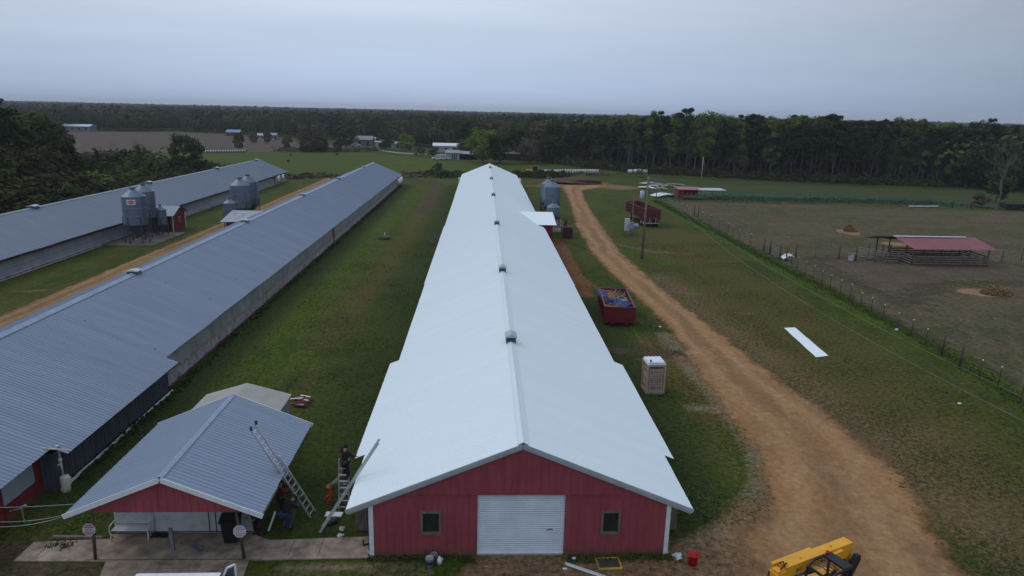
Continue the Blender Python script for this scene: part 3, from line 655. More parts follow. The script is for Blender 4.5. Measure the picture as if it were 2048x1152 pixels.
mb.bx(-17.0, -11.3, 26.65, 26.67, .05, .09); GB(mb, 'wall_joint', DARK)
for (x, xb) in ((-16.75, -16.91), (-11.25, -11.08)):
    mb = MB(); mb.tube([(xb, 24.86, 0), (x, 24.8, 2.35)], [.065, .055], 8); GB(mb, 'porch_post', WOODB)
def stop_sign(x, y, z, lab, colr, tilt=0):
    t = empty('stop_sign', (x, y, z), label=lab, cat='sign', group='stop signs on the porch posts'); t.rotation_euler[0] = math.radians(-8); t.rotation_euler[2] = tilt
    mb = MB(); mb.prism([(.27*math.cos(math.pi/8+k*math.pi/4), .27*math.sin(math.pi/8+k*math.pi/4)) for k in range(8)], 'y', -.01, .01)
    mb.build('sign_face', colr, t)
    mb = MB(); R8 = [(math.cos(math.pi/8+k*math.pi/4), math.sin(math.pi/8+k*math.pi/4)) for k in range(8)]
    vs = [(c*.255, -.014, s*.255) for c, s in R8]+[(c*.235, -.014, s*.235) for c, s in R8]
    mb.add(vs, [(i, (i+1) % 8, 8+(i+1) % 8, 8+i) for i in range(8)]); mb.build('border', WHITE, t)
    text('STOP', t, (0, -.015, -.075), .19, WHITE, 'lettering')
    text('BIOSECURE AREA', t, (0, -.015, .12), .045, WHITE, 'lettering'); text('NO ENTRY', t, (0, -.015, -.15), .045, WHITE, 'lettering')
def text(s, parent, loc, size, m, name, rz=0, yscale=1.0):
    cu = bpy.data.curves.new(name, 'FONT'); cu.body = s; cu.align_x = 'CENTER'; cu.size = size; cu.offset = size*.02
    o = bpy.data.objects.new(name, cu); COL.objects.link(o); dg = bpy.context.evaluated_depsgraph_get(); bpy.context.view_layer.update()
    me = bpy.data.meshes.new_from_object(o.evaluated_get(dg)); bpy.data.objects.remove(o)
    q = link(name, me, m, parent, loc); q.rotation_euler = (math.pi/2, 0, rz); q.scale = (1, yscale, 1); return q
stop_sign(-16.87, 24.66, 1.5, 'faded pinkish stop sign on the left porch post of the garage', mat('faded_red_sign', (.30, .13, .17), .5, var=.1))
stop_sign(-11.1, 24.66, 1.4, 'pale greyed-out stop sign on the right porch post of the garage', mat('bleached_grey_sign', (.30, .29, .31), .5, var=.1))
# low shed with beige roof behind the garage
cs = empty('low_shed', (-14.7, 34.9, 0), label='low shed with a beige-grey roof half hidden behind the garage', cat='shed')
mb = MB(); BEI = mat('beige_roof_felt', (.33, .32, .30), .8, var=.08, scale=1, col2=(.27, .26, .25))
mb.prism([(-2.3, 1.95), (0, 2.65), (2.4, 1.98), (2.4, 1.93), (0, 2.6), (-2.3, 1.9)], 'y', -2.6, 2.1); mb.build('roof', BEI, cs)
mb = MB(); mb.prism([(-2.2, 0), (2.25, 0), (2.25, 1.92), (0, 2.58), (-2.2, 1.88)], 'y', -2.5, 2.0); mb.build('wall', mat('grey_green_wall', (.20, .22, .21), .8, var=.2, stretch=(1, 3, .3)), cs)
# ------------------------------------------------------------------ feed bins
SB1 = [float(q) for q in G(483, 415, 2.2)[:2]]; SB2 = [float(q) for q in G(461, 433, 1.7)[:2]]
print('SB', SB1, SB2)
def silo(x, y, R_, zb, zt, label, legs=6, name='feed_bin', ladder=True, group='feed bins', plate=False, la=-1.2):
    t = empty(name, (x, y, 0), label=label, cat='silo', group=group)
    H = zt-zb; cone = R_*.62; prof = []
    body_top = zt-cone-.25; z = zb
    while z < body_top-.02:
        prof += [(R_, z), (R_+.018, z+.055)]; z += .11
        if len(prof) % 20 == 0: prof += [(R_+.03, z), (R_+.03, z+.03)]; z += .03
    prof.append((R_, body_top))
    mb = MB(); mb.lathe((0, 0, 0), prof, 32); mb.build('tank', GALV, t)
    mb = MB(); mb.lathe((0, 0, 0), [(R_+.05, body_top-.02), (R_+.05, body_top), (R_*.22, zt-.25), (R_*.22, zt-.12)], 20, False); mb.build('cone_roof', GALV, t)
    mb = MB(); mb.lathe((0, 0, 0), [(R_*.27, zt-.14), (R_*.28, zt), (0.0, zt+.03)], 16); mb.build('lid', GALVD, t)
    mb = MB(); mb.lathe((0, 0, 0), [(R_, zb), (.16, max(.75, zb-R_*1.15)), (.16, max(.5, zb-R_*1.15-.2)), (.01, max(.5, zb-R_*1.15-.2))], 24); mb.build('hopper', GALVD, t)
    for k in range(legs):
        a = 2*math.pi*k/legs+.3; c, s = math.cos(a), math.sin(a)
        mb = MB(); mb.bar(((R_+.05)*c, (R_+.05)*s, 0), ((R_+.05)*c, (R_+.05)*s, zb+min(1.1, H*.25)), .11, .11, (c, s, 0)); mb.build('leg', GALVD, t)
    mb = MB()
    for k in range(legs):
        a = 2*math.pi*k/legs+.3; a2 = 2*math.pi*(k+1)/legs+.3; r = R_+.03
        p, q = (r*math.cos(a), r*math.sin(a)), (r*math.cos(a2), r*math.sin(a2))
        mb.tube([(*p, .15), (*q, zb-.3)], .022, 4); mb.tube([(*q, .15), (*p, zb-.3)], .022, 4)
    mb.build('brace', GALVD, t)
    if ladder:
        mb = MB(); c, s = math.cos(la), math.sin(la); tx, ty = -s, c; r = R_+.12
        for d in (-.2, .2): mb.tube([(r*c+tx*d, r*s+ty*d, .9), (r*c+tx*d, r*s+ty*d, body_top), (R_*.3*c+tx*d, R_*.3*s+ty*d, zt)], .022, 4)
        z = 1.1
        while z < body_top: mb.bar((r*c-tx*.2, r*s-ty*.2, z), (r*c+tx*.2, r*s+ty*.2, z), .02); z += .35
        mb.build('ladder', GALVD, t)
    if plate:
        a = -1.35; mb = MB(); n = 8; vs = []
        for i in range(n+1):
            b_ = a-.35+.7*i/n
            for zz in (body_top-.95, body_top-.3): vs.append(((R_+.05)*math.cos(b_), (R_+.05)*math.sin(b_), zz))
        mb.add(vs, [(2*i, 2*i+2, 2*i+3, 2*i+1) for i in range(n)]); pl = mb.build('maker_plate', WHITE, t)
        mb = MB(); vs = []
        for i in range(n+1):
            b_ = a-.3+.6*i/n; hh = .1+.16*(1-abs(2*i/n-1))
            for zz in (body_top-.62-hh, body_top-.62+hh): vs.append(((R_+.06)*math.cos(b_), (R_+.06)*math.sin(b_), zz))
        mb.add(vs, [(2*i, 2*i+2, 2*i+3, 2*i+1) for i in range(n)]); mb.build('emblem', mat('sign_red', (.5, .02, .03), .5), pl)
        q = text('CHORE-TIME', pl, ((R_+.09)*math.cos(a), (R_+.09)*math.sin(a), body_top-.69), .2, WHITE, 'lettering', a+math.pi/2)
    return t
def pad(x0, x1, y0, y1, label):
    mb = MB(); mb.bx(x0, x1, y0, y1, 0, .12); o = mb.build('concrete_slab', mat('dark_worn_concrete', (.13, .11, .095), .9, var=.3, scale=1.2)); tag(o, label, 'slab'); return o
silo(-46.5, 91.5, 1.42, 2.5, 7.25, 'tall feed bin with the red and white maker plate, nearest by the leftmost house', plate=True, la=-.3)
silo(-47.4, 96.2, 1.35, 2.7, 7.3, 'tall feed bin directly behind the one with the red and white plate', la=-.4)
silo(-45.9, 97.3, .72, 1.6, 4.3, 'small feed bin between the plated tall bin and the red shed', 4, ladder=False)
silo(*SB1, 1.5, 2.2, 6.9, 'tall feed bin in the dirt lane group, front one of its pair', la=-.1)
silo(SB1[0]-.1, SB1[1]+4.2, 1.5, 2.2, 7.0, 'tall feed bin in the dirt lane group, rear one of its pair', la=-.5)
silo(*SB2, .85, 1.7, 4.5, 'small feed bin beside the annex of the middle house', 4, ladder=False)
silo(10.1, 118.0, 1.42, 2.3, 6.75, 'tall feed bin right of the white-roofed barn, front one of its pair', la=-2.4)
silo(10.0, 123.0, 1.42, 2.3, 6.7, 'tall feed bin right of the white-roofed barn, partly hidden by the bin in front', la=-2.8)
silo(9.6, 110.0, 1.05, 1.7, 4.1, 'small feed bin behind the annex of the white-roofed barn', 4, ladder=False)
pad(-50, -43.6, 89.2, 99.6, 'concrete slab under the feed bins by the leftmost house'); pad(8, 11.8, 104.5, 125, 'concrete slab under the feed bins right of the white-roofed barn')
mb = MB()
for (a, b_) in (((-46.5, 91.5, .9), (-48.9, 96.6, 1.9)), ((-47.4, 96.2, .9), (-47.9, 99.9, 2.0)), ((-45.9, 97.3, .8), (-47, 99.9, 1.9))): mb.tube([a, b_], .07, 6)
tag(mb.build('feed_auger', GALV), 'galvanised auger tubes under the feed bins by the leftmost house', 'pipe')
# incinerator
t = empty('incinerator', (10.75, 101, 0), label='dark rusty-red incinerator box with a short chimney beside the barn annex', cat='incinerator')
INC = mat('rusty_dark_red_steel', (.05, .018, .016), .7, .1, var=.35, scale=4)
mb = MB(); mb.box((0, 0, .75), (1.45, 2.4, 1.1)); mb.prism([(-.72, 1.3), (.72, 1.3), (.5, 1.62), (-.5, 1.62)], 'y', -1.2, 1.2); mb.build('body', INC, t)
mb = MB(); mb.tube([(-.15, .5, 1.55), (-.15, .5, 2.75)], .2, 10); mb.build('chimney', mat('rust', (.10, .035, .02), .8, var=.3), t)
for sx_ in (-.6, .6):
    for sy_ in (-1, 1): mb = MB(); mb.bx(sx_-.06, sx_+.06, sy_-.06, sy_+.06, 0, .22); mb.build('foot', INC, t)
mb = MB(); mb.tube([(0, 0, 0), (0, 0, 2.9)], .07, 6); mb.box((0, 0, 2.6), (.5, .1, .4))
o = mb.build('lamp_pole', POLE, None, (9.6, 97, 0)); tag(o, 'short grey post just in front of the barn annex and incinerator', 'post')
# ------------------------------------------------------------------ dumpsters
def dumpster(x, y, rz, Lg, Wd, Hh, zb, label, dm, group):
    t = empty('dumpster', (x, y, 0), rz, label, 'dumpster', group)
    mb = MB(); w_ = Wd/2
    mb.bx(-w_, w_, 0, Lg, zb, zb+.06)
    for s in (-1, 1): mb.bx(s*w_-.03, s*w_+.03, 0, Lg, zb, Hh)
    mb.bx(-w_+.03, w_-.03, Lg-.06, Lg, zb, Hh); mb.build('container', dm, t)
    mb = MB(); mb.bx(-w_+.03, w_-.03, 0, .06, zb+.06, Hh-.02); d = mb.build('tailgate', dm, t)
    mb = MB()
    for q in (-.28, .28): mb.bx(q*Wd*.7-.05, q*Wd*.7+.05, -.06, -.003, zb, Hh-.05)
    mb.bx(-w_, w_, -.05, -.003, zb+.02, zb+.14); mb.bx(-w_, w_, -.05, -.003, Hh-.16, Hh-.06); mb.build('hinge_bar', dm, d)
    n = int(Lg/.6)
    for s in (-1, 1):
        mb = MB(); xa, xb = sorted((s*(w_+.03), s*(w_+.09))); mb.bx(xa, xb, -.02, Lg, zb+.02, zb+.1)
        for i in range(n+1): mb.bx(xa, xb, Lg*i/n*.985, Lg*i/n*.985+.08, zb+.1, Hh-.08)
        mb.build('side_rib', dm, t)
    mb = MB()
    for s in (-1, 1): mb.bx(s*w_-.07, s*w_+.07, -.02, Lg+.02, Hh, Hh+.1)
    mb.bx(-w_, w_, Lg-.07, Lg+.05, Hh+.002, Hh+.098); mb.bx(-w_, w_, -.05, .05, Hh-.004, Hh+.096); mb.build('rim', dm, t)
    return t
d1 = dumpster(10.15, 56.9, -.085, 6.6, 2.5, 1.62, .3, 'red roll-off dumpster heaped with blue tarp and scrap wood by the dirt road', DUMP, 'roll-off waste containers')
mb = MB()
for s in (-1, 1): mb.bx(s*.55-.06, s*.55+.06, -.1, 6.6, .12, .3)
mb.build('skid_rail', DUMP, d1)
for s in (-1, 1): mb = MB(); mb.tube([(s*.62-.1, -.02, .13), (s*.62+.1, -.02, .13)], .13, 10); mb.build('roller', DARK, d1)
def in_d(px, py, z): c, s = math.cos(-.085), math.sin(-.085); return (10.15+px*c-py*s, 56.9+px*s+py*c, z)
def crumple(name, pts, w_, h_, m, label, cat, seed):
    """a crumpled tarp ridge laid along pts"""
    r2 = random.Random(seed); n = len(pts)-1; V = []; K = 14; S = n*8
    for i in range(S+1):
        f = i/8; k = min(int(f), n-1); q = f-k; a = Vector(pts[k]).lerp(Vector(pts[k+1]), q)
        d = (Vector(pts[k+1])-Vector(pts[k])).normalized(); sd_ = Vector((-d.y, d.x, 0))
        for j in range(K+1):
            u = j/K*2-1; hh = h_*(1-u*u)**.6*r2.uniform(.6, 1.15)
            V.append(a+sd_*(u*w_*r2.uniform(.85, 1.1))+Vector((0, 0, hh-.08+r2.uniform(-.05, .05))))
    Q = [(i*(K+1)+j, i*(K+1)+j+1, (i+1)*(K+1)+j+1, (i+1)*(K+1)+j) for i in range(S) for j in range(K)]
    o = link(name, npmesh(name, [tuple(v) for v in V], Q), m); tag(o, label, cat); return o
crumple('blue_tarp', [in_d(-1.15, 6.3, 1.45), in_d(-1.0, 4.6, 1.5), in_d(-.95, 3.3, 1.45)], .42, .38, BLUET, 'blue tarp bunched along the far left rim of the near red dumpster', 'tarp', 1)
crumple('blue_tarp', [in_d(-1.0, 2.4, 1.45), in_d(-.2, 2.3, 1.5), in_d(.5, 1.5, 1.5), in_d(1.05, 1.0, 1.45)], .55, .42, BLUET, 'blue tarp crumpled across the middle of the near red dumpster', 'tarp', 2)
crumple('grey_tarp', [in_d(-.1, 3.0, 1.5), in_d(.75, 1.9, 1.55)], .4, .3, mat('grey_green_sheet', (.22, .26, .27), .6), 'grey sheet lying beside the blue tarp in the near red dumpster', 'tarp', 3)
WCOL = [mat('pale_scrap_wood', (.33, .22, .14), .8), mat('brown_scrap_wood', (.14, .08, .05), .9), mat('dark_scrap', (.03, .025, .025), .9)]
mb = MB(); mb.add([in_d(-1.15, .1, 1.15), in_d(1.15, .1, 1.15), in_d(1.15, 6.4, 1.3), in_d(-1.15, 6.4, 1.3)], [(0, 1, 2, 3)])
r2 = random.Random(5)
for k in range(170):
    px, py = r2.uniform(-1.05, 1.05), r2.uniform(.2, 6.2); a = r2.uniform(0, 3.14); l = r2.uniform(.15, .75); z = r2.uniform(1.2, 1.68); dz = r2.uniform(-.15, .2)
    x0, y0, z0 = in_d(max(-1.1, min(1.1, px-l*math.cos(a))), max(.1, min(6.3, py-l*math.sin(a))), z); x1, y1, z1 = in_d(max(-1.1, min(1.1, px+l*math.cos(a))), max(.1, min(6.3, py+l*math.sin(a))), z+dz)
    mb.cur = r2.choice((0, 0, 1, 1, 2)); mb.bar((x0, y0, z0), (x1, y1, z1), r2.uniform(.04, .13), r2.uniform(.02, .06))
tag(mb.build('scrap_pile', WCOL), 'heap of broken scrap timber filling the near red dumpster', 'scrap', kind='stuff')
d2 = dumpster(25.9, 111.2, .085, 11.0, 2.5, 2.85, 1.15, 'long dark red high-sided trailer parked behind the electric meter cabinet', DUMP2, None)
d2['category'] = 'trailer'; d2.name = 'dump_trailer'
mb = MB()
for s in (-1, 1): mb.bx(s*.5-.06, s*.5+.06, .1, 10.9, .85, 1.15)
mb.build('chassis', DARK, d2)
for yy in (1.0, 2.2, 8.6):
    for s in (-1, 1):
        mb = MB(); mb.tube([(s*.85, yy, .5), (s*1.2, yy, .5)], .5, 16); wl = mb.build('wheel', BLACK, d2)
        mb = MB(); mb.tube([(s*1.2, yy, .5), (s*1.215, yy, .5)], .24, 12); mb.build('rim', TRIMG, wl)
mb = MB(); mb.bx(-.55, -.48, -.12, -.05, .7, 1.6); mb.bx(.48, .55, -.12, -.05, .7, 1.6); mb.bx(-1.1, 1.1, -.1, -.05, .62, .74); mb.build('bumper', TRIMG, d2)
# ------------------------------------------------------------------ portable toilet
t = empty('portable_toilet', (9.65, 42.55, 0), math.radians(3), 'tan portable toilet with a white roof standing by the dirt road', 'portable toilet')
TANR = mat('tan_plastic_recess', (.26, .19, .15), .5)
mb = MB(); mb.bx(-.56, .56, -.56, .56, .1, 2.02); mb.build('cabin', TANR, t)
mb = MB(); mb.bx(-.6, .6, -.6, .6, 0, .12); mb.build('base', mat('grey_plastic_base', (.2, .19, .18), .6), t)
mb = MB()
for x in (-.57, .57):
    for y in (-.57, .57): mb.box((x, y, 1.06), (.09, .09, 1.93))
for z in (.16, 1.97):
    for s in (-1, 1): mb.box((0, s*.575, z), (1.05, .04, .09)); mb.box((s*.575, 0, z), (.04, 1.05, .09))
mb.build('frame', TANP, t)
def framed(mb, face, z0, z1, w_, th=.05, off=.575):
    for (a, b_, c, d_) in ((-w_, w_, z0, z0+th), (-w_, w_, z1-th, z1), (-w_, -w_+th, z0+th, z1-th), (w_-th, w_, z0+th, z1-th)):
        if face == 'f': mb.bx(a, b_, -off-.02, -off+.015, c, d_)
        else: mb.bx(-off-.02, -off+.015, a, b_, c, d_)
mb = MB()
for (z0, z1, w_) in ((.25, .62, .42), (.7, 1.22, .42), (.84, 1.08, .22), (1.3, 1.72, .42), (1.4, 1.62, .24)): framed(mb, 'f', z0, z1, w_)
mb.build('door', TANP, t)
mb = MB()
for (z0, z1, w_) in ((.25, .62, .4), (.7, 1.22, .4), (.84, 1.08, .2), (1.3, 1.72, .4)): framed(mb, 's', z0, z1, w_)
mb.build('side_panel', TANP, t)
mb = MB()
for k in range(7): mb.bx(-.4+k*.125, -.4+k*.125+.05, -.6, -.555, 1.79, 1.9)
mb.build('vent_grille', DARK, t)
mb = MB(); mb.bx(-.6, .6, -.6, .6, 2.03, 2.1)
for k in range(5): mb.prism([(-.58+k*.235, 2.1), (-.58+k*.235+.2, 2.1), (-.58+k*.235+.16, 2.22), (-.58+k*.235+.04, 2.22)], 'y', -.56, .56)
mb.prism([(-.57, 2.1), (.57, 2.1), (.35, 2.19), (-.35, 2.19)], 'y', -.58, .58); mb.build('roof', PLAST, t)
mb = MB(); mb.tube([(-.38, -.42, 2.15), (-.38, -.42, 2.32)], .06, 10); mb.build('vent_pipe', DARK, t)
# white sheet on the grass
def bent_sheet(name, pts, m, label, cat, z=.05, rib=6):
    P = [Vector((*p[:2], z)) for p in pts]; V = []; n = rib*4
    for i in range(n+1):
        q = i/n; h = .025 if i % 4 in (1, 2) else 0
        for j in range(13):
            a = P[0].lerp(P[3], j/12); b_ = P[1].lerp(P[2], j/12); v = a.lerp(b_, q); V.append((v.x, v.y, z+h+.012*math.sin(j*1.3)))
    Q = [(i*13+j, i*13+j+1, i*13+14+j, i*13+13+j) for i in range(n) for j in range(12)]
    o = link(name, npmesh(name, V, Q), m); tag(o, label, cat); return o
bent_sheet('metal_sheet', [G(1568, 657), G(1590, 656), G(1657, 713), G(1632, 716)], WHITE_ROOF, 'long white roofing sheet lying flat on the grass right of the dirt road', 'metal sheet')
# ------------------------------------------------------------------ poles, meter, wires
PX, PY = 18.64, 85.98
t = empty('utility_pole', (PX, PY, 0), label='tall wooden utility pole with a grey transformer, right of the dirt road', cat='utility pole')
mb = MB(); mb.tube([(0, 0, 0), (.1, 0, 10.4)], [.17, .11], 10); mb.build('pole', POLE, t)
mb = MB(); mb.tube([(-.52, 0, 7.55), (-.52, 0, 8.55)], .28, 12); mb.tube([(-.52, 0, 8.55), (-.52, 0, 8.72)], .06, 6); tr = mb.build('transformer', mat('pale_transformer_grey', (.42, .44, .45), .5), t)
mb = MB(); mb.bx(-.3, 0, -.05, .05, 7.8, 7.9); mb.bx(-.3, 0, -.05, .05, 8.3, 8.4); mb.build('bracket', GALVD, tr)
mb = MB(); mb.tube([(.1, 0, 10.4), (.1, 0, 10.65)], .05, 6); mb.tube([(.1, -.15, 9.6), (.3, -.2, 9.7)], .05, 6); mb.build('insulator', DARK, t)
def wire(a, b_, sag, label, r=.014, grp=None, m=None):
    a, b_ = Vector([float(q) for q in a]), Vector([float(q) for q in b_]); n = 28
    mb = MB(); mb.tube([a.lerp(b_, i/n)-Vector((0, 0, 4*sag*(i/n)*(1-i/n))) for i in range(n+1)], r, 5)
    o = mb.build('overhead_wire', m or mat('wire_grey', (.14, .15, .12), .5)); tag(o, label, 'wire', grp); return o
wire((PX+.1, PY, 10.3), (16.2, 13.5, 8.6), 2.1, 'overhead wire from the utility pole running low over the grass, left one of two', .010, 'overhead wires from the utility pole')
wire((PX+.3, PY-.2, 9.7), (21.1, 16.3, 7.1), 1.7, 'overhead wire from the utility pole running nearer the pasture fence, right one of two', .010, 'overhead wires from the utility pole')
t = empty('electric_meter_rack', (20.9, 103.6, 0), label='grey electrical cabinets and tank clustered round a short service pole', cat='electrical cabinet')
mb = MB(); mb.tube([(.1, .3, 0), (.1, .3, 6.0)], .09, 8); mb.build('service_pole', POLE, t)
mb = MB(); mb.bx(-1.05, -.35, -.3, .3, .7, 2.5); mb.build('cabinet', mat('grey_cabinet', (.42, .45, .48), .5), t)
mb = MB(); mb.bx(-.3, .2, -.45, -.1, 1.0, 2.0); mb.bx(-.6, -.3, -.5, -.3, 1.2, 1.7); mb.build('meter_box', mat('meter_grey', (.26, .29, .32), .5), t)
mb = MB(); mb.tube([(.25, .1, 1.35), (1.0, .1, 1.35)], .38, 12); mb.build('tank', mat('blue_grey_tank', (.24, .30, .36), .5), t)
for x, y in ((-1, -.2), (-.4, -.2), (.35, -.1), (.9, -.1), (0, -.35)): mb = MB(); mb.tube([(x, y, 0), (x, y, 1.05)], .045, 6); mb.build('leg', GALV, t)
mb = MB(); mb.tube([(-.1, -.4, 0), (-.1, -.4, 1.9), (-.5, -.35, 2.0)], .04, 6); mb.tube([(.15, -.4, 0), (.15, -.4, 1.5), (.6, -.3, 1.6)], .05, 6); mb.build('conduit', ALU, t)
def pole(u, v, vt, r, label, m=POLE, name='pole', lean=0):
    P = G(u, v); h = HT(P, vt); t = empty(name, P, label=label, cat='pole')
    mb = MB(); mb.tube([(0, 0, 0), (lean, 0, h)], [r, r*.7], 6); mb.build('shaft', m, t); return t, h
pole(40, 425, 352, .14, 'weathered pole at the far left edge beside the dark woods', name='wooden_pole')
pole(1403, 355, 314, .1, 'thin pale pole standing in the meadow before the right-hand wood', WHITE, 'thin_pole')
t, h = pole(973, 320, 284, .14, 'distant utility pole in front of the bright green tree', name='distant_pole')
mb = MB(); mb.tube([(-.4, 0, h-1.8), (-.4, 0, h-.9)], .3, 8); mb.build('transformer', WHITE, t)
pole(497, 272, 252, .13, 'distant utility pole near the blue-roofed cottage', name='distant_pole')
# ------------------------------------------------------------------ fence with T posts
FM = mat('rusty_t_post', (.05, .035, .03), .8); CAPM = mat('white_post_cap', (.6, .6, .58), .5); WIRE = mat('fence_wire', (.14, .14, .14), .5, .3)
fr = empty('fence', (35.4, 20, 0), label='long wire fence of thin white-capped posts along the left side of the brown pasture', cat='fence', group='fences around the pasture')
tp = [(1343, 415), (1353, 418), (1364, 423), (1374, 426), (1405, 440), (1421, 448), (1438, 456), (1456, 465), (1478, 479), (1500, 487), (1582, 530), (1595, 538), (1611, 548), (1627, 556), (1643, 567), (1660, 576), (1680, 587), (1700, 596), (1721, 615), (1742, 625), (1765, 640), (1793, 658), (1822, 672), (1850, 692), (1958, 759), (1996, 773), (2040, 807)]
wp_ = [(1312, 403, 1.9), (1388, 431, 1.9), (1396, 434, 2.0), (1527, 503, 1.9), (1539, 509, 2.0), (1559, 518, 2.0), (1572, 522, 1.9), (1883, 711, 1.75), (1919, 735, 1.8)]
line = []
proto = None
for (u, v) in tp:
    P = G(u, v); line.append(P)
    if proto is None:
        mb = MB(); mb.tube([(0, 0, 0), (0, 0, 1.42)], .028, 6); mb.box((0, .02, .7), (.015, .06, 1.4)); proto = mb.build('post', FM, fr)
        mb = MB(); mb.tube([(0, 0, 1.36), (0, 0, 1.5)], .045, 8); capo = mb.build('post_cap', CAPM, proto)
        o = proto
    else: o = copy_tree(proto, fr, [capo])
    o.location = Vector((P[0]-35.4, P[1]-20, 0)); o.rotation_euler = (rnd.uniform(-.03, .03), rnd.uniform(-.04, .04), 0)
for (u, v, h) in wp_:
    P = G(u, v); line.append(P); mb = MB(); mb.tube([(0, 0, 0), (0, 0, h)], [.1, .085], 7); mb.build('wooden_post', WOODB, fr, (P[0]-35.4, P[1]-20, 0))
line.sort(key=lambda p: p[1]); line = [np.array([33.4, 36, 0])]+line
mb = MB()
for z in (.15, .4, .65, .9, 1.15, 1.35):
    mb.tube([(p[0]-35.4, p[1]-20, z) for p in line], .008, 3, False)
mb.build('wire', WIRE, fr)
mb = MB()
for p, q in zip(line[:-1], line[1:]):
    L_ = math.hypot(q[0]-p[0], q[1]-p[1]); n = int(L_/.3)
    if L_ < 9:
        for i in range(n): f = i/n; x, y = p[0]+(q[0]-p[0])*f-35.4, p[1]+(q[1]-p[1])*f-20; mb.add([(x-.004, y, .1), (x+.004, y, .1), (x+.004, y, 1.1), (x-.004, y, 1.1)], [(0, 1, 2, 3)])
mb.build('mesh', WIRE, fr)
def tube_gate(A_, B_, h, label, rails=5, m=mat('dull_gate_steel', (.2, .21, .22), .5), name='gate'):
    A_, B_ = np.array(A_), np.array(B_); t = empty(name, A_, label=label, cat='gate', group='tube gates of the pasture'); D = B_-A_; mb = MB()
    zs = [.2+(h-.2)*k/(rails-1) for k in range(rails)]
    for z in zs: mb.tube([(0, 0, z), (D[0], D[1], z)], .035, 6)
    mb.build('rail', m, t); mb = MB()
    for q in (0, .5, 1): mb.tube([(D[0]*q, D[1]*q, .2), (D[0]*q, D[1]*q, h)], .035, 6)
    mb.build('upright', m, t); return t
tube_gate(G(1541, 509), G(1558, 517), 1.3, 'tube gate standing closed between wooden posts in the long fence')
tube_gate(G(1712, 521), G(1754, 520), 1.25, 'wide tube gate standing beside the white barrel at the cattle shed')
nf = empty('fence', (36, 148, 0), label='sparse post and wire fence along the far edge of the brown pasture', cat='fence', group='fences around the pasture')
nb = [(1318, 401), (1345, 403), (1380, 404), (1430, 405), (1480, 406), (1530, 407), (1590, 408), (1640, 408), (1700, 410), (1760, 412), (1830, 414), (1904, 416), (1942, 417), (1975, 418), (2030, 419), (2100, 420)]
pts = [G(u, v) for u, v in nb]
for k, P in enumerate(pts): mb = MB(); r_ = .13 if k in (11, 12) else .05; mb.tube([(0, 0, 0), (0, 0, 2.0 if k in (11, 12) else 1.35)], r_, 6); mb.build('post', WOODB, nf, (P[0]-36, P[1]-148, 0))
mb = MB()
for z in (.4, .8, 1.2): mb.tube([(p[0]-36, p[1]-148, z) for p in pts], .01, 3, False)
mb.build('wire', WIRE, nf)
pf = empty('fence', G(1591, 517), label='short post and wire fence running from the long fence to the cattle shed gate', cat='fence', group='fences around the pasture')
P0 = G(1591, 517); pts = [(1591, 517, .1, 2), (1630, 515, .04, 1.4), (1677, 519, .1, 1.9), (1711, 521, .1, 2)]
for (u, v, r_, h) in pts: P = G(u, v); mb = MB(); mb.tube([(0, 0, 0), (0, 0, h)], r_, 6); mb.build('post', WOODB, pf, P-P0)
mb = MB()
for z in (.5, .9, 1.3): mb.tube([np.array(G(u, v))-P0+np.array([0, 0, z]) for (u, v, _, _) in pts], .01, 3, False)
mb.build('wire', WIRE, pf)
P0 = G(2003, 524); rf = empty('fence', P0, label='wire fence leaving the right end of the cattle shed', cat='fence', group='fences around the pasture')
for (u, v) in ((2003, 524), (2042, 521), (2090, 519)): P = G(u, v); mb = MB(); mb.tube([(0, 0, 0), (0, 0, 1.7)], .05, 6); mb.build('post', WOODB, rf, P-P0)
mb = MB()
for z in (.5, .9, 1.3): mb.tube([G(1975, 527)-P0+[0, 0, z], G(2100, 519)-P0+[0, 0, z]], .01, 3, False)
mb.build('wire', WIRE, rf)
# ------------------------------------------------------------------ cattle shed
t = empty('cattle_shed', (57.6, 84.2, 0), label='open cattle shed with a faded pink-red metal roof and board rails in the pasture', cat='shed')
x0_, x1_ = -4.9, 4.9; dY = 5.4
mb = MB(); vs = []; n = 40
zR, zE, yR = 3.15, 2.15, 2.9
for i in range(n+1):
    x = x0_-.2+(x1_-x0_+1.0)*i/n; h = .02*(i % 2); vs += [(x-.1, -.55, zE+h), (x-.9, yR, zR+h)]
mb.add(vs, [(2*i, 2*i+1, 2*i+3, 2*i+2) for i in range(n)]); mb.build('roof', mat('faded_red_roof_sheet', (.24, .075, .088), .6, var=.14, scale=.7, col2=(.18, .065, .072), stretch=(1.5, .3, 1)), t)
mb = MB(); mb.add([(x0_-1.6, yR, zR), (x1_-.6, yR, zR), (x1_-.6, 6.2, 2.35), (x0_-3.4, 6.2, 2.35), (x0_-3.4, yR+.2, zR-.05)], [(0, 1, 2, 3, 4)]); mb.build('rear_roof', WOODB, t)
mb = MB(); mb.bar((x0_-1.1, yR, zR+.05), (x1_-1.3, yR, zR+.05), .45, .04); mb.build('ridge_cap', WHITE, t)
for x in (-4.9, -2.45, 0, 2.45, 4.9):
    for y in (0, dY): mb = MB(); mb.tube([(x, y, 0), (x, y, 2.25 if y == 0 else 2.4)], .09, 6); mb.build('post', WOODB, t)
for x in (-6.6,): mb = MB(); mb.tube([(x, dY, 0), (x, dY, 2.5)], .1, 6); mb.build('post', WOODB, t)
mb = MB()
for z in (.25, .55, .85, 1.15):
    mb.bar((x0_, -.1, z), (x1_, -.1, z), .04, .16); mb.bar((x0_, dY, z), (x1_, dY, z), .04, .16)
    mb.bar((x0_-.1, 0, z), (x0_-.1, dY*.55, z), .04, .16); mb.bar((x1_+.1, 0, z), (x1_+.1, dY, z), .04, .16)
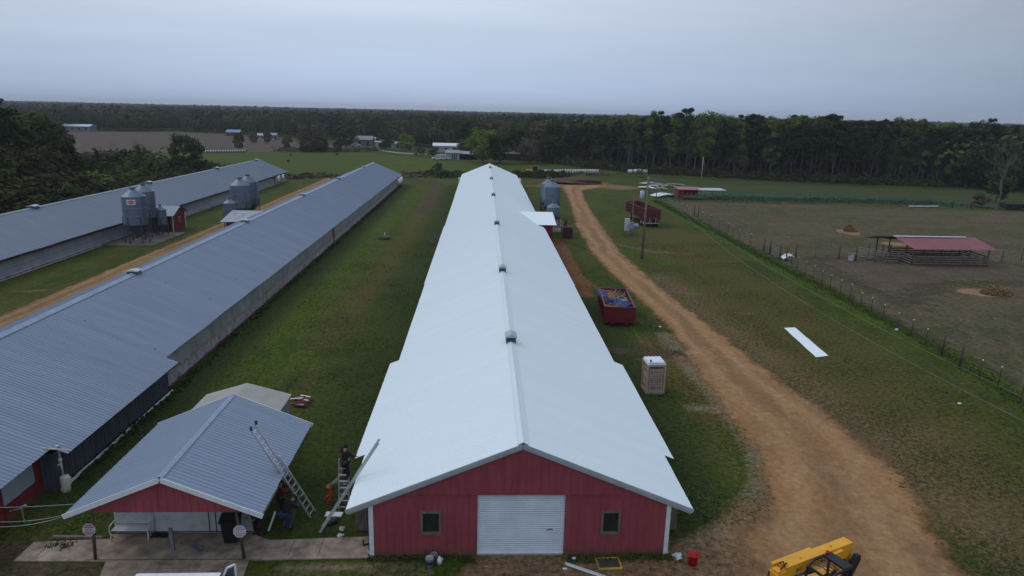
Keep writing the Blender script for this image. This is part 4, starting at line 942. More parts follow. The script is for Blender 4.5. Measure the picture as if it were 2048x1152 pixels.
for z in (.5, .9, 1.3): mb.bar((x0_, 2.7, z), (x1_, 2.7, z), .04, .14)
mb.build('rail', WOODL, t)
mb = MB()
for z in (.3, .65, 1.0, 1.25): mb.bar((x0_-4.1, 1.0, z), (x0_-1.2, 1.0, z), .04, .15)
for x in (x0_-4.1, x0_-2.6, x0_-1.2): mb.tube([(x, 1.05, 0), (x, 1.05, 1.4)], .07, 6)
mb.build('wing_panel', WOODL, t)
for (x, y, h) in ((-5.6, 3.8, 1.9), (-7.0, 3.2, 1.9), (-8.2, 4.3, 1.9)): mb = MB(); mb.tube([(x, y, 0), (x, y, h)], .1, 6); mb.build('post', WOODB, t)
mb = MB(); mb.bar((x0_-.5, 5.6, 2.4), (x1_, 5.6, 2.4), .1); mb.bar((x0_, 0, 2.15), (x1_+.4, 0, 2.15), .1); mb.build('beam', WOODB, t)
tube_gate((48.3, 89.0, 0), (49.6, 85.4, 0), 1.35, 'grey tube gate standing edge-on at the left end of the cattle shed')
P = G(1701, 521); t = empty('barrel', P, label='white barrel with a grey feeder rim by the pasture gate', cat='barrel')
mb = MB(); mb.lathe((0, 0, 0), [(.0, .0), (.3, 0), (.32, .1), (.3, .3), (.32, .35), (.3, .6), (.32, .65), (.3, .9), (0, .92)], 16); mb.build('drum', mat('white_drum', (.55, .57, .6), .5), t)
mb = MB(); mb.bx(-.55, .6, -.3, .3, .86, .95); mb.build('lid', WOODL, t)
def haypile(u, v, R_, h, label, seed, sx_=1.0):
    P = G(u, v); r2 = np.random.default_rng(seed); n = 2200
    a = r2.uniform(0, 6.28, n); rr = R_*np.sqrt(r2.uniform(0, 1, n)); x = rr*np.cos(a)*sx_; y = rr*np.sin(a); hh = h*np.clip(1-(rr/R_)**1.6, 0, 1)*(.75+.35*np.sin(x*3+seed)*np.cos(y*2.3))
    z = r2.uniform(0, 1, n)**.5*hh; V, Q = leafquads(np.stack([x, y, z+.03], 1), r2.uniform(.05, .13, n), r2, (.5, .5, .9), 3.0)
    o = link('hay_pile', npmesh('hay_pile', V, Q), HAY, None, P); tag(o, label, 'hay pile', 'hay piles in the pasture')
def leafquads(C_, size, r, nb=(1, 1, 1), asp=1.0, face=None):
    n = len(C_); a = r.normal(size=(n, 3))*np.array(nb)
    if face is not None: f = face/(np.linalg.norm(face, axis=1)[:, None]+1e-9); a -= (a*f).sum(1)[:, None]*f
    a /= np.linalg.norm(a, axis=1)[:, None]+1e-9
    b_ = np.cross(f, a) if face is not None else r.normal(size=(n, 3))
    b_ -= (b_*a).sum(1)[:, None]*a; b_ /= np.linalg.norm(b_, axis=1)[:, None]+1e-9
    s = np.asarray(size).reshape(-1, 1)
    a2 = a*s*asp; b2 = b_*s
    V = np.stack([C_-a2, C_-b2, C_+a2*.9, C_+b2], 1).reshape(-1, 3)
    return V, np.arange(4*n).reshape(n, 4)
STRAW = groundmat('scattered_straw', ((.24, .155, .082), (.19, .12, .065), (.27, .18, .10)), dark=.25, tuft=3, alpha=True)
def ell(u, v, rx, ry): P = G(u, v); return [(P[0]+rx*math.cos(a), P[1]+ry*math.sin(a)) for a in np.linspace(0, 6.28, 20)[:-1]]
sheet_poly('straw_patch', ell(1697, 465, 2.6, 3.6), .018, STRAW, 1.5, .4); sheet_poly('straw_patch', ell(1960, 585, 3.3, 2.6), .018, STRAW, 1.4, .4)
sheet_poly('straw_patch', ell(1790, 488, 3.0, 3.0), .018, STRAW, 2, .4)
haypile(1700, 463, .95, 1.25, 'small tall hay pile in the pasture beyond the cattle shed', 3)
haypile(1992, 588, 1.1, 1.05, 'wide hay pile on straw near the right edge of the picture', 4, 1.4)
# far lean-to and scrap
P = G(1358, 399); t = empty('lean_to_shed', P, label='low open shed with a rust-pink and white sheet roof beyond the far pasture fence', cat='shed')
mb = MB(); mb.add([(-.3, 0, 2.15), (5.3, .2, 2.1), (5.0, 3.2, 2.5), (-.8, 3.2, 2.6)], [(0, 1, 2, 3)]); mb.build('roof', mat('rust_pink_sheet', (.30, .15, .15), .7, var=.25, scale=1.5), t)
mb = MB(); mb.add([(4.6, -.1, 2.12), (10.6, .6, 2.05), (9.8, 2.6, 2.4), (4.4, 2.0, 2.4)], [(0, 1, 2, 3)]); mb.build('roof_sheet', TRIMG, t)
mb = MB(); mb.bx(-.1, 1.0, .3, .4, 0, 2.1); mb.bx(-.1, 0, .3, 3, 0, 2.1); mb.bx(0, 5, 3, 3.1, 0, 2.2); mb.build('wall', RED2, t)
mb = MB()
for z in (.5, .8): mb.bar((1, .35, z), (4.9, .35, z), .05, .2)
for x in (1.6, 2.6, 3.6): mb.bx(x, x+.3, .3, .4, .9, 1.4)
mb.build('rail', WOODL, t)
for x in (4.9, 7.5, 9.9): mb = MB(); mb.tube([(x, .5, 0), (x, .5, 2.1)], .07, 6); mb.build('post', WOODB, t)
k = 0
for (u, v, w_, l_, lab) in ((1300, 368, 5, 3, 'flat pale sheet at the back of the scrap metal patch'), (1292, 377, 4.2, 2.5, 'bright bent sheet at the front left of the scrap metal patch'), (1320, 371, 5, 3, 'grey sheet in the middle of the scrap metal patch'), (1322, 379, 3, 1.6, 'narrow white sheet in front of the scrap metal patch'), (1350, 371, 5, 2, 'rust-stained sheet at the right of the scrap metal patch'), (1335, 374, 4, 2, 'pinkish sheet in the scrap metal patch'), (1330, 393, 6, 3.4, 'white domed sheet lying at the corner of the pasture fence'), (1305, 374, 3, 2, 'dull sheet half buried in the scrap metal patch')):
    P = G(u, v); r2 = random.Random(k); V = []; n = 12; a = r2.uniform(-.6, .6)
    for i in range(n+1):
        for j in range(5):
            x = (i/n-.5)*w_; y = (j/4-.5)*l_; V.append((x*math.cos(a)-y*math.sin(a), x*math.sin(a)+y*math.cos(a), .15+(.45 if k == 6 else .22)*math.sin(i/n*3.1)+r2.uniform(0, .14)))
    Q = [(i*5+j, i*5+j+1, i*5+6+j, i*5+5+j) for i in range(n) for j in range(4)]
    tag(link('scrap_sheet', npmesh('scrap_sheet', V, Q), (TRIMG, WHITE, GALV, TRIMG, mat('stained_sheet', (.3, .25, .25), .6), mat('pink_sheet', (.3, .17, .18), .6), WHITE, TRIMG)[k], None, P), lab, 'metal sheet', 'scrap sheets near the pasture corner'); k += 1
P = G(1575, 521); V = []
for i in range(9):
    for j in range(5): V.append(((i/8-.5)*1.5, (j/4-.5)*1.0, .25+.45*math.sin(i/8*2.6)+.15*j/4))
tag(link('bent_sheet', npmesh('bent_sheet', V, [(i*5+j, i*5+j+1, i*5+6+j, i*5+5+j) for i in range(8) for j in range(4)]), WHITE, None, P), 'curled white sheet caught at the foot of the long fence', 'metal sheet')
P = G(1845, 414); mb = MB(); mb.bar((-3, -.2, .15), (3.6, .3, .2), .5, .1); tag(mb.build('white_trough', WHITE, None, P), 'long low white trough at the far edge of the pasture', 'trough')
P = G(2040, 420); t = empty('stock_trailer', P, label='dark low rack and shelter at the right edge under the big bare tree', cat='shelter')
mb = MB(); mb.bx(-3.2, 4, 0, 2, .3, 1.2); mb.build('body', DARK, t); mb = MB()
for x in (-3.2, -1.6, 0, 1.6, 3.2): mb.tube([(x, 0, 0), (x, 0, 2.2)], .06, 5)
for z in (1.4, 1.8, 2.2): mb.bar((-3.4, 0, z), (4, 0, z), .06)
mb.build('rack', WOODB, t)
# ------------------------------------------------------------------ hay bales
mb = MB(); mb.tube([(0, -.75, .62), (0, .75, .62)], .62, 12, True, True); bp = mb.build('hay_bale', WRAP)
bp.data.materials.append(mat('bale_end', (.16, .14, .11), .9))
for p_ in bp.data.polygons:
    if len(p_.vertices) > 4: p_.material_index = 1; p_.use_smooth = False
def bale(P, rz, lab, grp, first=[True], sc=1.0):
    o = bp if first[0] else bp.copy()
    if not first[0]: COL.objects.link(o)
    first[0] = False; o.location = Vector([float(q) for q in P]); o.rotation_euler[2] = rz; tag(o, lab, 'hay bale', grp); o.scale = (sc, sc, sc)
A_, B_ = G(1078, 348), G(1193, 347)
for k in range(24): bale(A_+(B_-A_)*k/23, 1.57+rnd.uniform(-.1, .1)-.5, 'white wrapped bale in the long row behind the yellow tractor', 'wrapped bales in the row behind the yellow tractor')
A_, B_ = G(412, 306), G(490, 305)
for k in range(17): bale(A_+(B_-A_)*k/16, 1.1+rnd.uniform(-.1, .1), 'pale bale in the distant row beside the big green tree', 'bales in the distant row left of centre', sc=.8)
for u, v, lb in ((1261, 347, 'grey bale at the left of the loose group before the right-hand wood'), (1272, 346.5, 'second bale from the left in the loose group before the right-hand wood'), (1280, 346, 'third bale from the left in the loose group before the right-hand wood'), (1290, 347, 'bale at the right of the loose group before the right-hand wood')): bale(G(u, v), .5+rnd.random(), lb, 'loose bales before the right-hand wood')
# yellow tractor
P = G(1063, 349); t = empty('tractor', P, label='small yellow tractor with a dark cab at the left end of the bale row', cat='tractor')
mb = MB(); mb.bx(-1.6, .3, -.5, .5, .7, 1.5); mb.build('bonnet', YEL, t)
mb = MB(); mb.bx(.3, 1.6, -.7, .7, 1.0, 2.3); cb = mb.build('cab', DARK, t); mb = MB(); mb.bx(.2, 1.7, -.8, .8, 2.3, 2.45); mb.build('roof', BLACK, cb)
for (x, r_) in ((-1.1, .5), (1.1, .75)):
    for s in (-.75, .75): mb = MB(); mb.tube([(x, s-.18, r_), (x, s+.18, r_)], r_, 14); mb.build('wheel', BLACK, t)
# ------------------------------------------------------------------ far houses
def cottage(u, v, W_, D_, H_, rise, wm, rm, label, rz=0, cat='house', name='house', win=3, door=True):
    P = G(u, v); t = empty(name, P, rz, label, cat)
    mb = MB(); mb.prism([(0, 0), (D_, 0), (D_, H_), (D_/2, H_+rise), (0, H_)], 'x', -W_/2, W_/2); mb.build('wall', wm, t)
    mb = MB(); mb.prism([(-.4, H_-.1), (D_/2, H_+rise+.05), (D_+.4, H_-.1), (D_+.4, H_+.05), (D_/2, H_+rise+.22), (-.4, H_+.05)], 'x', -W_/2-.3, W_/2+.3); mb.build('roof', rm, t)
    for k in range(win):
        x = -W_/2+W_*(k+.5)/win; mb = MB(); mb.bx(x-.5, x+.5, -.05, .02, H_*.35, H_*.75); mb.build('window', GLASS, t)
    if door: mb = MB(); mb.bx(W_*.28, W_*.28+.9, -.06, .02, 0, 2); mb.build('door', DARK, t)
    return t
LW = mat('pale_far_wall', (.33, .35, .38), .7); GR = mat('grey_far_roof', (.26, .28, .31), .7)
cottage(892, 305, 11, 7, 2.8, .9, LW, WHITE, 'white two-part home with a low white roof behind the farm shed', .05)
t = cottage(905, 319, 5, 5, 2.4, .8, LW, GR, 'white shed with open dark bays in front of the white home', 0, 'shed', 'farm_shed', 0, False)
mb = MB(); mb.add([(1.2, -.2, 2.3), (9.8, -.2, 1.9), (9, 5, 2.8), (1.5, 5, 3.0)], [(0, 1, 2, 3)]); mb.build('lean_to_roof', GR, t)
mb = MB(); mb.bx(2.6, 9.2, 3.8, 4, 0, 2.2); mb.build('lean_to_wall', DARK, t)
mb = MB()
for x in (4, 6.5, 9): mb.tube([(x, 0, 0), (x, 0, 2)], .07, 5)
mb.build('lean_to_post', WOODB, t)
mb = MB()
for x in (-.2, .5, 1.2): mb.bx(x, x+.35, -.08, .02, .1, 2); 
mb.build('bay', DARK, t)
cottage(952, 305, 5, 4, 2.2, .6, mat('rusty_wall', (.2, .09, .08), .8), mat('rusty_far_roof', (.25, .12, .11), .8), 'small rusty-roofed shed right of the white farm shed', 0, 'shed', 'shed', 0)
cottage(152, 263, 17, 8, 3.2, 1.0, mat('grey_open_barn_wall', (.16, .18, .2), .8), mat('pale_far_roof', (.5, .54, .6), .6), 'long low barn with a pale roof on the far edge of the brown field', 0, 'barn', 'hay_barn', 4, False)
cottage(466, 272, 8, 6, 2.2, 1.3, mat('brick_red_far_wall', (.12, .04, .04), .8), mat('blue_tarped_roof', (.14, .24, .42), .6), 'small red cottage with a blue tarped roof on the far field edge')
cottage(523, 279, 5, 5, 2.2, .9, LW, LW, 'small white house left of the trees on the far field edge')
cottage(545, 279, 4, 5, 2.4, .9, mat('bluewhite_far_wall', (.28, .33, .42), .7), GR, 'bluish white house beside the small white house on the far field edge')
cottage(720, 291, 12, 8, 2.8, 1.6, mat('dark_grey_far_wall', (.13, .13, .14), .8), mat('dull_grey_far_roof', (.22, .22, .24), .8), 'grey house with a dark car port left of the gravel road')  # wall is one dark grey tone all over
cottage(748, 290, 6, 5, 2.6, .9, LW, WHITE, 'white shed behind the gravel road start', 0, 'shed', 'shed', 1)
cottage(768, 296, 8, 5, 2.6, .9, LW, LW, 'white mobile home under trees by the gravel road', 0, 'mobile home', 'mobile_home', 2)
cottage(808, 300, 8, 5, 2.6, .9, LW, GR, 'white cottage behind the round green tree by the gravel road', 0)
cottage(1035, 321, 11, 7, 2.4, 1.8, mat('dark_shed_wall', (.05, .045, .045), .9), mat('dark_grey_far_roof', (.12, .125, .14), .8), 'dark roofed outbuilding under the brown round tree', 0, 'outbuilding', 'outbuilding', 0)
def car(u, v, m, label, rz=0, s=1.0):
    P = G(u, v); t = empty('parked_car', P, rz, label, 'car', 'cars parked near the far houses')
    mb = MB(); mb.prism([(-2.2*s, .35), (2.2*s, .35), (2.2*s, .85), (1.2*s, .95), (.6*s, 1.45), (-1.1*s, 1.45), (-1.6*s, .95), (-2.2*s, .9)], 'y', -.85, .85); mb.build('body', m, t)
    mb = MB(); mb.prism([(1.0*s, .98), (.55*s, 1.38), (-1.0*s, 1.38), (-1.4*s, .98)], 'y', -.87, .87); mb.build('window', GLASS, t)
    for x in (-1.35*s, 1.35*s):
        for y in (-.8, .8): mb = MB(); mb.tube([(x, y-.1, .33), (x, y+.1, .33)], .33, 12); mb.build('wheel', BLACK, t)
car(876, 320, WHITE, 'white pickup parked left of the white farm shed'); car(886, 320, TRIMG, 'grey car parked right next to the white farm shed'); car(712, 293, TRIMG, 'silver car parked by the grey house with the car port')
car(1044, 322, GLASS, 'dark car parked by the dark roofed outbuilding')
# ------------------------------------------------------------------ foreground things
t = empty('park_bench', (-16.15, 26.3, .05), math.radians(0), 'white slatted bench against the garage wall under the porch', 'bench')
mb = MB()
for k in range(5): mb.bx(-.72, .72, -.22+k*.1, -.15+k*.1, .44, .465)
mb.build('seat', WHITE, t); mb = MB()
for k in range(5): mb.bx(-.72, .72, .25+k*.018, .27+k*.018, .52+k*.09, .585+k*.09)
mb.build('backrest', WHITE, t)
for s in (-.76, .76):
    mb = MB(); mb.tube([(s, -.26, 0), (s, -.2, .25), (s, -.25, .44), (s, -.28, .6), (s, -.2, .66), (s, .2, .68)], .03, 6); mb.tube([(s, .33, 0), (s, .22, .44), (s, .34, .98)], .03, 6); mb.build('side_frame', WHITE, t)
mb = MB(); P = (-15.05, 26.4, .05)
for k in range(7): mb.bx(-.35+k*.1, -.3+k*.1, -.12, .12, 0, .05)
mb.bx(-.38, .35, -.14, -.12, 0, .06); mb.bx(-.38, .35, .12, .14, 0, .06)
tag(mb.build('boot_scraper', BLACK, None, P), 'dark slotted boot scraper on the concrete beside the white bench', 'boot scraper')
mb = MB(); mb.bar((0, 0, 0), (-.08, .1, .95), .13, .09, (0, 1, 0)); tag(mb.build('metal_stake', mat('grey_post', (.17, .18, .21), .6), None, (-14.1, 25.4, .05)), 'flat grey post standing on the concrete in front of the garage wall', 'post')
mb = MB(); mb.prism([(-.09, 0), (.09, 0), (.09, .12), (.08, .12), (.08, .01), (-.08, .01), (-.08, .06), (-.09, .06)], 'y', -.35, .35); o = mb.build('metal_offcut', GALV, None, (-13.25, 25.55, .055)); o.rotation_euler[2] = .9; tag(o, 'short bent galvanised offcut lying on the concrete', 'metal offcut')
t = empty('wheelie_bin', (-11.95, 26.05, .05), .1, 'black wheeled bin standing by the right porch post of the garage', 'bin')
mb = MB(); vs = [(-.26, -.28, .08), (.26, -.28, .08), (.26, .28, .08), (-.26, .28, .08), (-.34, -.38, 1.08), (.34, -.38, 1.08), (.34, .38, 1.08), (-.34, .38, 1.08)]
mb.add(vs, [(0, 1, 5, 4), (1, 2, 6, 5), (2, 3, 7, 6), (3, 0, 4, 7), (0, 3, 2, 1), (4, 5, 6, 7)]); mb.build('body', BLACK, t)
mb = MB(); mb.prism([(-.44, 1.085), (.42, 1.085), (.42, 1.15), (.1, 1.24), (-.3, 1.2), (-.44, 1.13)], 'y', -.0, .001)
mb = MB(); mb.prism([(-.46, 1.085), (.42, 1.085), (.42, 1.14), (.1, 1.22), (-.3, 1.19), (-.46, 1.12)], 'x', -.38, .38); mb.build('lid', BLACK, t)
for s in (-.3, .3): mb = MB(); mb.tube([(s-.03, .3, .13), (s+.03, .3, .13)], .13, 12); mb.build('wheel', DARK, t)
# drain pipe and barrel at the middle house
t = empty('drain_pipe', (-21.2, 30.3, 0), label='white plastic downpipe with a fork standing at the corner of the middle house', cat='pipe')
mb = MB(); mb.tube([(.15, -.35, 2.35), (.08, -.1, 2.25), (0, 0, 2.0), (.0, 0, 1.5)], .055, 8); mb.tube([(0, 0, 1.5), (.05, -.02, .75)], .045, 8); mb.tube([(0, 0, 1.42), (0, 0, 1.58)], .09, 8); mb.tube([(-.02, 0, 1.3), (-.12, -.05, 1.2)], .035, 6); mb.build('pipe', mat('white_pvc', (.6, .6, .58), .4), t)
mb = MB(); mb.bar((-.7, -.5, 2.36), (1.0, -.65, 2.3), .05, .05); mb.build('support_rod', mat('pale_timber', (.45, .4, .33), .8), t)
mb = MB(); mb.lathe((0, 0, 0), [(0, 0), (.19, 0), (.2, .2), (.205, .5), (.2, .74), (.17, .8), (0, .8)], 16); mb.box((.2, 0, .55), (.1, .12, .34)); tag(mb.build('barrel', mat('cream_barrel', (.55, .52, .42), .6, var=.15), None, (-20.95, 30.05, 0)), 'cream plastic barrel under the white downpipe of the middle house', 'barrel')
mb = MB(); mb.tube([(0, 0, 0), (0, 0, .8), (.2, 0, .85)], .035, 6); mb.bar((-.9, .2, .35), (0, 0, .7), .03); tag(mb.build('standpipe', mat('white_pvc', (.6, .6, .58)), None, (-21.3, 27.5, 0)), 'thin white standpipe by the red wall of the middle house', 'pipe')
WM = mat('pale_cable', (.42, .42, .44), .5)
wire((-17.55, 25.1, 2.35), (-21.9, 24.5, 2.6), .08, 'upper pale cable from the garage eave to the middle house', .008, 'cables from the garage to the middle house', WM)
wire((-17.5, 24.5, 2.28), (-21.9, 24.2, 2.45), .32, 'lower sagging pale cable from the garage eave to the middle house', .008, 'cables from the garage to the middle house', WM)
wire((-17.5, 24.45, 2.25), (-21.9, 24.0, 2.38), .4, 'lowest sagging pale cable from the garage corner to the middle house', .008, 'cables from the garage to the middle house', WM)
mb = MB(); mb.bar((-19.4, 26.3, .08), (-17.35, 26.25, .08), .1, .12); tag(mb.build('edging_timber', WOODL), 'grey timber edging along the grass left of the bench', 'timber')
# debris pile by the low shed
mb = MB(); r2 = random.Random(12)
for k in range(26):
    a = r2.uniform(-.5, .5); x, y = r2.uniform(-.25, .3), r2.uniform(-.6, .7); mb.cur = 0 if k % 5 == 0 else 1; mb.bar((x-.38*math.cos(a), y-.38*math.sin(a), .05+k*.012), (x+.38*math.cos(a), y+.38*math.sin(a), .07+k*.013), .1, .03)
tag(mb.build('board_pile', [WHITE, RED2], None, G(601, 808)), 'pile of broken red and white boards beside the low beige shed', 'board pile')
# ladders
def ladder(base, top, side, label, n, wd=.4, name='extension_ladder', rail=.035, depth=.09, split=None):
    base, top = Vector([float(q) for q in base]), Vector([float(q) for q in top]); D = top-base; sd_ = Vector(side).normalized(); sd_ = (sd_-D.normalized()*sd_.dot(D.normalized())).normalized()
    t = empty(name, base, label=label, cat='ladder', group='aluminium ladders')
    def sec(f0, f1, w_, off):
        nrm = D.normalized().cross(sd_)
        mb = MB()
        for s in (-1, 1): mb.bar(D*f0+sd_*s*w_/2+nrm*off, D*f1+sd_*s*w_/2+nrm*off, rail, depth, nrm)
        mb.build('rail', ALU, t)
        mb = MB(); k = f0*n+.5
        while k/n < f1: c = D*(k/n)+nrm*off; mb.bar(c-sd_*(w_/2-rail/2-.002), c+sd_*(w_/2-rail/2-.002), .035); k += 1
        mb.build('rung', ALU, t)
    if split: sec(0, split+.12, wd, 0); sec(split-.1, 1, wd-.09, .1)
    else: sec(0, 1, wd, 0)
    return t, D, sd_
t, D, sd_ = ladder((-9.1, 28.05, 0), (-11.15, 27.3, 4.65), (.25, 1, .3), 'long extension ladder leaning across the garage eave, its upper half above the grey roof', 16, .42, split=.52)
for s in (-1, 1): mb = MB(); mb.tube([D+sd_*s*.2-Vector((.02, 0, .06)), D+sd_*s*.2+Vector((-.03, 0, .1))], .06, 6); mb.build('tip_pad', mat('dark_blue_rubber', (.02, .04, .09), .6), t)
ladder((-8.5, 26.85, 0), (-5.97, 27.25, 4.0), (0, 1, 0), 'long extension ladder seen edge-on, leaning on the left eave of the white-roofed barn', 14, .42)
t, D, sd_ = ladder((-7.8, 28.4, 0), (-7.78, 28.75, 2.38), (1, 0, 0), 'step ladder with pale treads that the man in black stands on', 8, .44, 'step_ladder')
mb = MB()
for s in (-1, 1): mb.bar((s*.24, 1.35, 0), (s*.2, .4, 2.3), .03, .05)
for q in (.3, .7): mb.bar((-.23, 1.35-.95*q, 2.3*q), (.23, 1.35-.95*q, 2.3*q), .03)
mb.build('rear_frame', ALU, t)
for k in (3.5, 4.5, 5.5): mb = MB(); c = D*(k/8); mb.box((c.x, c.y, c.z), (.42, .1, .03)); mb.build('tread', mat('pale_tread', (.55, .56, .57), .5), t)
# loose pieces round the workers
mb = MB(); mb.bar(G(537, 1061, .02), G(550, 1024, .85), .1, .07); tag(mb.build('gutter_length', WHITE), 'white gutter length leaning on the garage wall behind the workers', 'gutter')
mb = MB(); mb.bar(G(583, 1045, .05), G(599, 990, 1.15), .11, .07); tag(mb.build('gutter_piece', GALV), 'grey gutter piece held upright by the stooping man', 'gutter')
mb = MB(); mb.box((0, 0, .03), (.36, .75, .05)); o = mb.build('foam_board', WHITE, None, G(668, 1030)); o.rotation_euler[2] = 1.5; tag(o, 'white board lying on the grass under the edge-on ladder', 'board')
def lump(name, P, R3, m, label, cat, seed, n=3):
    bm = bmesh.new(); bmesh.ops.create_icosphere(bm, subdivisions=n, radius=1); r2 = random.Random(seed); ph = [r2.uniform(0, 6) for _ in range(6)]
    for v in bm.verts:
        c = v.co; f = 1+.18*math.sin(c.x*4+ph[0])*math.cos(c.y*3+ph[1])+.12*math.sin(c.z*6+ph[2]+c.x*3)+r2.uniform(-.04, .04)
        v.co = Vector((c.x*R3[0]*f, c.y*R3[1]*f, max(-.0, c.z*R3[2]*f+R3[2]*.6)))
    me = bpy.data.meshes.new(name); bm.to_mesh(me); bm.free(); o = link(name, me, m, None, P)
    if label: tag(o, label, cat)
    return o
lump('work_bag', G(662, 1046), (.26, .22, .13), BLACK, 'black bag on the grass at the foot of the edge-on ladder', 'bag', 3)
lump('crumpled_bag', G(684, 1060), (.13, .12, .1), mat('cream_bag', (.45, .42, .33), .7), 'small cream crumpled bag on the grass by the red barn corner', 'litter', 4)
lump('crumpled_bag', G(681, 1073), (.14, .1, .08), mat('pale_blue_bag', (.4, .46, .52), .5), 'pale bluish crumpled bag near the edge of the concrete walk', 'litter', 5)
mb = MB(); mb.bar((0, 0, .05), (.35, .12, .12), .05); mb.bar((0, 0, .05), (0, 0, .3), .05); tag(mb.build('hand_winch', DARK, None, G(727, 1093)), 'dark iron bracket on the walk at the red barn corner', 'bracket')
# paint cans
def bucket(P, m, r, h, label, cat, grp=None, band=None):
    t = empty('bucket' if cat == 'bucket' else 'paint_can', P, label=label, cat=cat, group=grp)
    mb = MB(); mb.lathe((0, 0, 0), [(0, 0), (r*.86, 0), (r, h*.86), (r*1.08, h*.87), (r*1.08, h), (r*.97, h), (r*.9, h*.3), (0, h*.3)], 18); mb.build('shell', m, t)
    mb = MB(); mb.tube([(r*1.08*math.cos(a), -.02-r*.6*math.sin(a), h*.9-.1*math.sin(a)) for a in np.linspace(0, math.pi, 9)], .008, 5); mb.build('handle', TRIMG, t)
    if band: mb = MB(); mb.lathe((0, 0, 0), [(r*.91, h*.25), (r*.975, h*.62)], 18); mb.build('label_band', band, t)
    return t
bucket(G(1385, 1129), REDP, .2, .5, 'bright red bucket on the dirt right of the barn', 'bucket')
bucket(G(859, 1132), mat('dirty_white_can', (.38, .38, .38), .6), .15, .4, 'white paint can with a dark blue label in front of the barn window', 'paint can', 'paint cans by the barn wall', mat('navy_label', (.03, .035, .1), .5))
bucket(G(868, 1122), mat('grey_can', (.2, .2, .21), .6), .14, .34, 'grey paint can close behind the one with the blue label', 'paint can', 'paint cans by the barn wall')
t = empty('plastic_jug', G(879, 1127), label='small white plastic jug right of the paint cans', cat='jug'); mb = MB(); mb.lathe((0, 0, 0), [(0, 0), (.1, 0), (.11, .2), (.05, .28), (.04, .33), (0, .33)], 12); mb.build('body', PLAST, t); mb = MB(); mb.tube([(.09, 0, .12), (.15, 0, .18), (.1, 0, .27)], .018, 6); mb.build('handle', PLAST, t)
t = empty('plastic_jug', G(1349, 1112), .6, 'white square plastic jug on its side by the barn right corner', 'jug'); t.rotation_euler[0] = 1.1; mb = MB(); mb.box((0, 0, .15), (.28, .2, .3)); mb.prism([(-.14, .3), (.14, .3), (.04, .4), (-.04, .4)], 'y', -.08, .08); mb.build('body', PLAST, t); mb = MB(); mb.tube([(0, 0, .4), (0, 0, .45)], .04, 8); mb.build('cap', GLASS, t)
t = empty('floor_hatch', G(1217, 1129), .05, 'dark floor hatch with a yellow frame on the grass before the barn', 'hatch')
mb = MB(); mb.bx(-.44, .44, -.32, .32, .02, .05); mb.build('panel', mat('dark_hatch', (.06, .05, .05), .8), t)
mb = MB(); Y2 = mat('yellow_frame', (.5, .36, .04), .5)
for s in (-1, 1): mb.bx(-.48, .48, s*.34-.025, s*.34+.025, .02, .09); mb.bx(s*.46-.025, s*.46+.025, -.31, .31, .021, .089)
mb.build('frame', Y2, t)
t = empty('gutter_length', (1.85, 24.38, 0), label='long white gutter lying on the ground before the roll-up door', cat='gutter'); D = G(1215, 1158)-np.array((1.85, 24.38, 0)); D[2] = 0
mb = MB(); mb.bar((0, 0, .04), D+[0, 0, .04], .14, .02); mb.bar((-.05, .06, .05), D+[-.05, .06, .05], .02, .1); mb.bar((.05, -.06, .05), D+[.05, -.06, .05], .02, .08); mb.build('channel', WHITE, t)
lump('litter', G(972, 1133), (.1, .04, .02), mat('bluish_litter', (.2, .25, .35), .6), 'flat bluish scrap on the dirt left of the roll-up door', 'litter', 8, 2)
lump('litter', G(1148, 1120), (.09, .08, .08), PLAST, 'small white crumpled wrapper at the wall right of the roll-up door', 'litter', 9, 2)
lump('litter', G(1130, 1138), (.1, .06, .03), PLAST, 'white scrap beside the white gutter on the ground', 'litter', 10, 2)
lump('litter', G(1919, 808), (.13, .1, .06), WHITE, 'small white litter in the grass between the overhead wires and the fence', 'litter', 11, 2)
lump('litter', G(1793, 661), (.15, .1, .12), WHITE, 'white rock at the foot of a fence post', 'litter', 12, 2)
lump('litter', G(1320, 559+95), (.12, .08, .05), PLAST, 'small pale litter at the dirt road edge behind the dumpster', 'litter', 13, 2)
mb = MB()
for k in range(5): mb.bar((-.8, 0, .1+k*.22), (.8, .1, .1+k*.22), .04, .12)
for x in (-.7, .7): mb.tube([(x, .05, 0), (x, .05, 1.1)], .05, 6)
tag(mb.build('pallet_rack', WOODL, None, (-8.35, 93.5, 0)), 'small grey slatted rack against the left wall of the white-roofed barn', 'rack')
lump('weed_clump', G(768, 478), (.9, .6, .3), mat('dead_brush', (.06, .07, .03), .9), 'small heap of cut brush on the grass between the houses', 'brush heap', 21)
mb = MB(); mb.bar((0, 0, .25), (.1, .5, .75), .05); tag(mb.build('pale_stick', WHITE, None, G(768, 476)), 'pale stick poking out of the brush heap', 'stick')
lump('dirt_mound', G(1150, 366), (7.5, 4.5, .8), mat('red_brown_earth', (.085, .045, .034), .95, var=.35, scale=1.2, bump=.6), 'low red-brown dirt mound behind the feed bins', 'dirt mound', 31, 4)
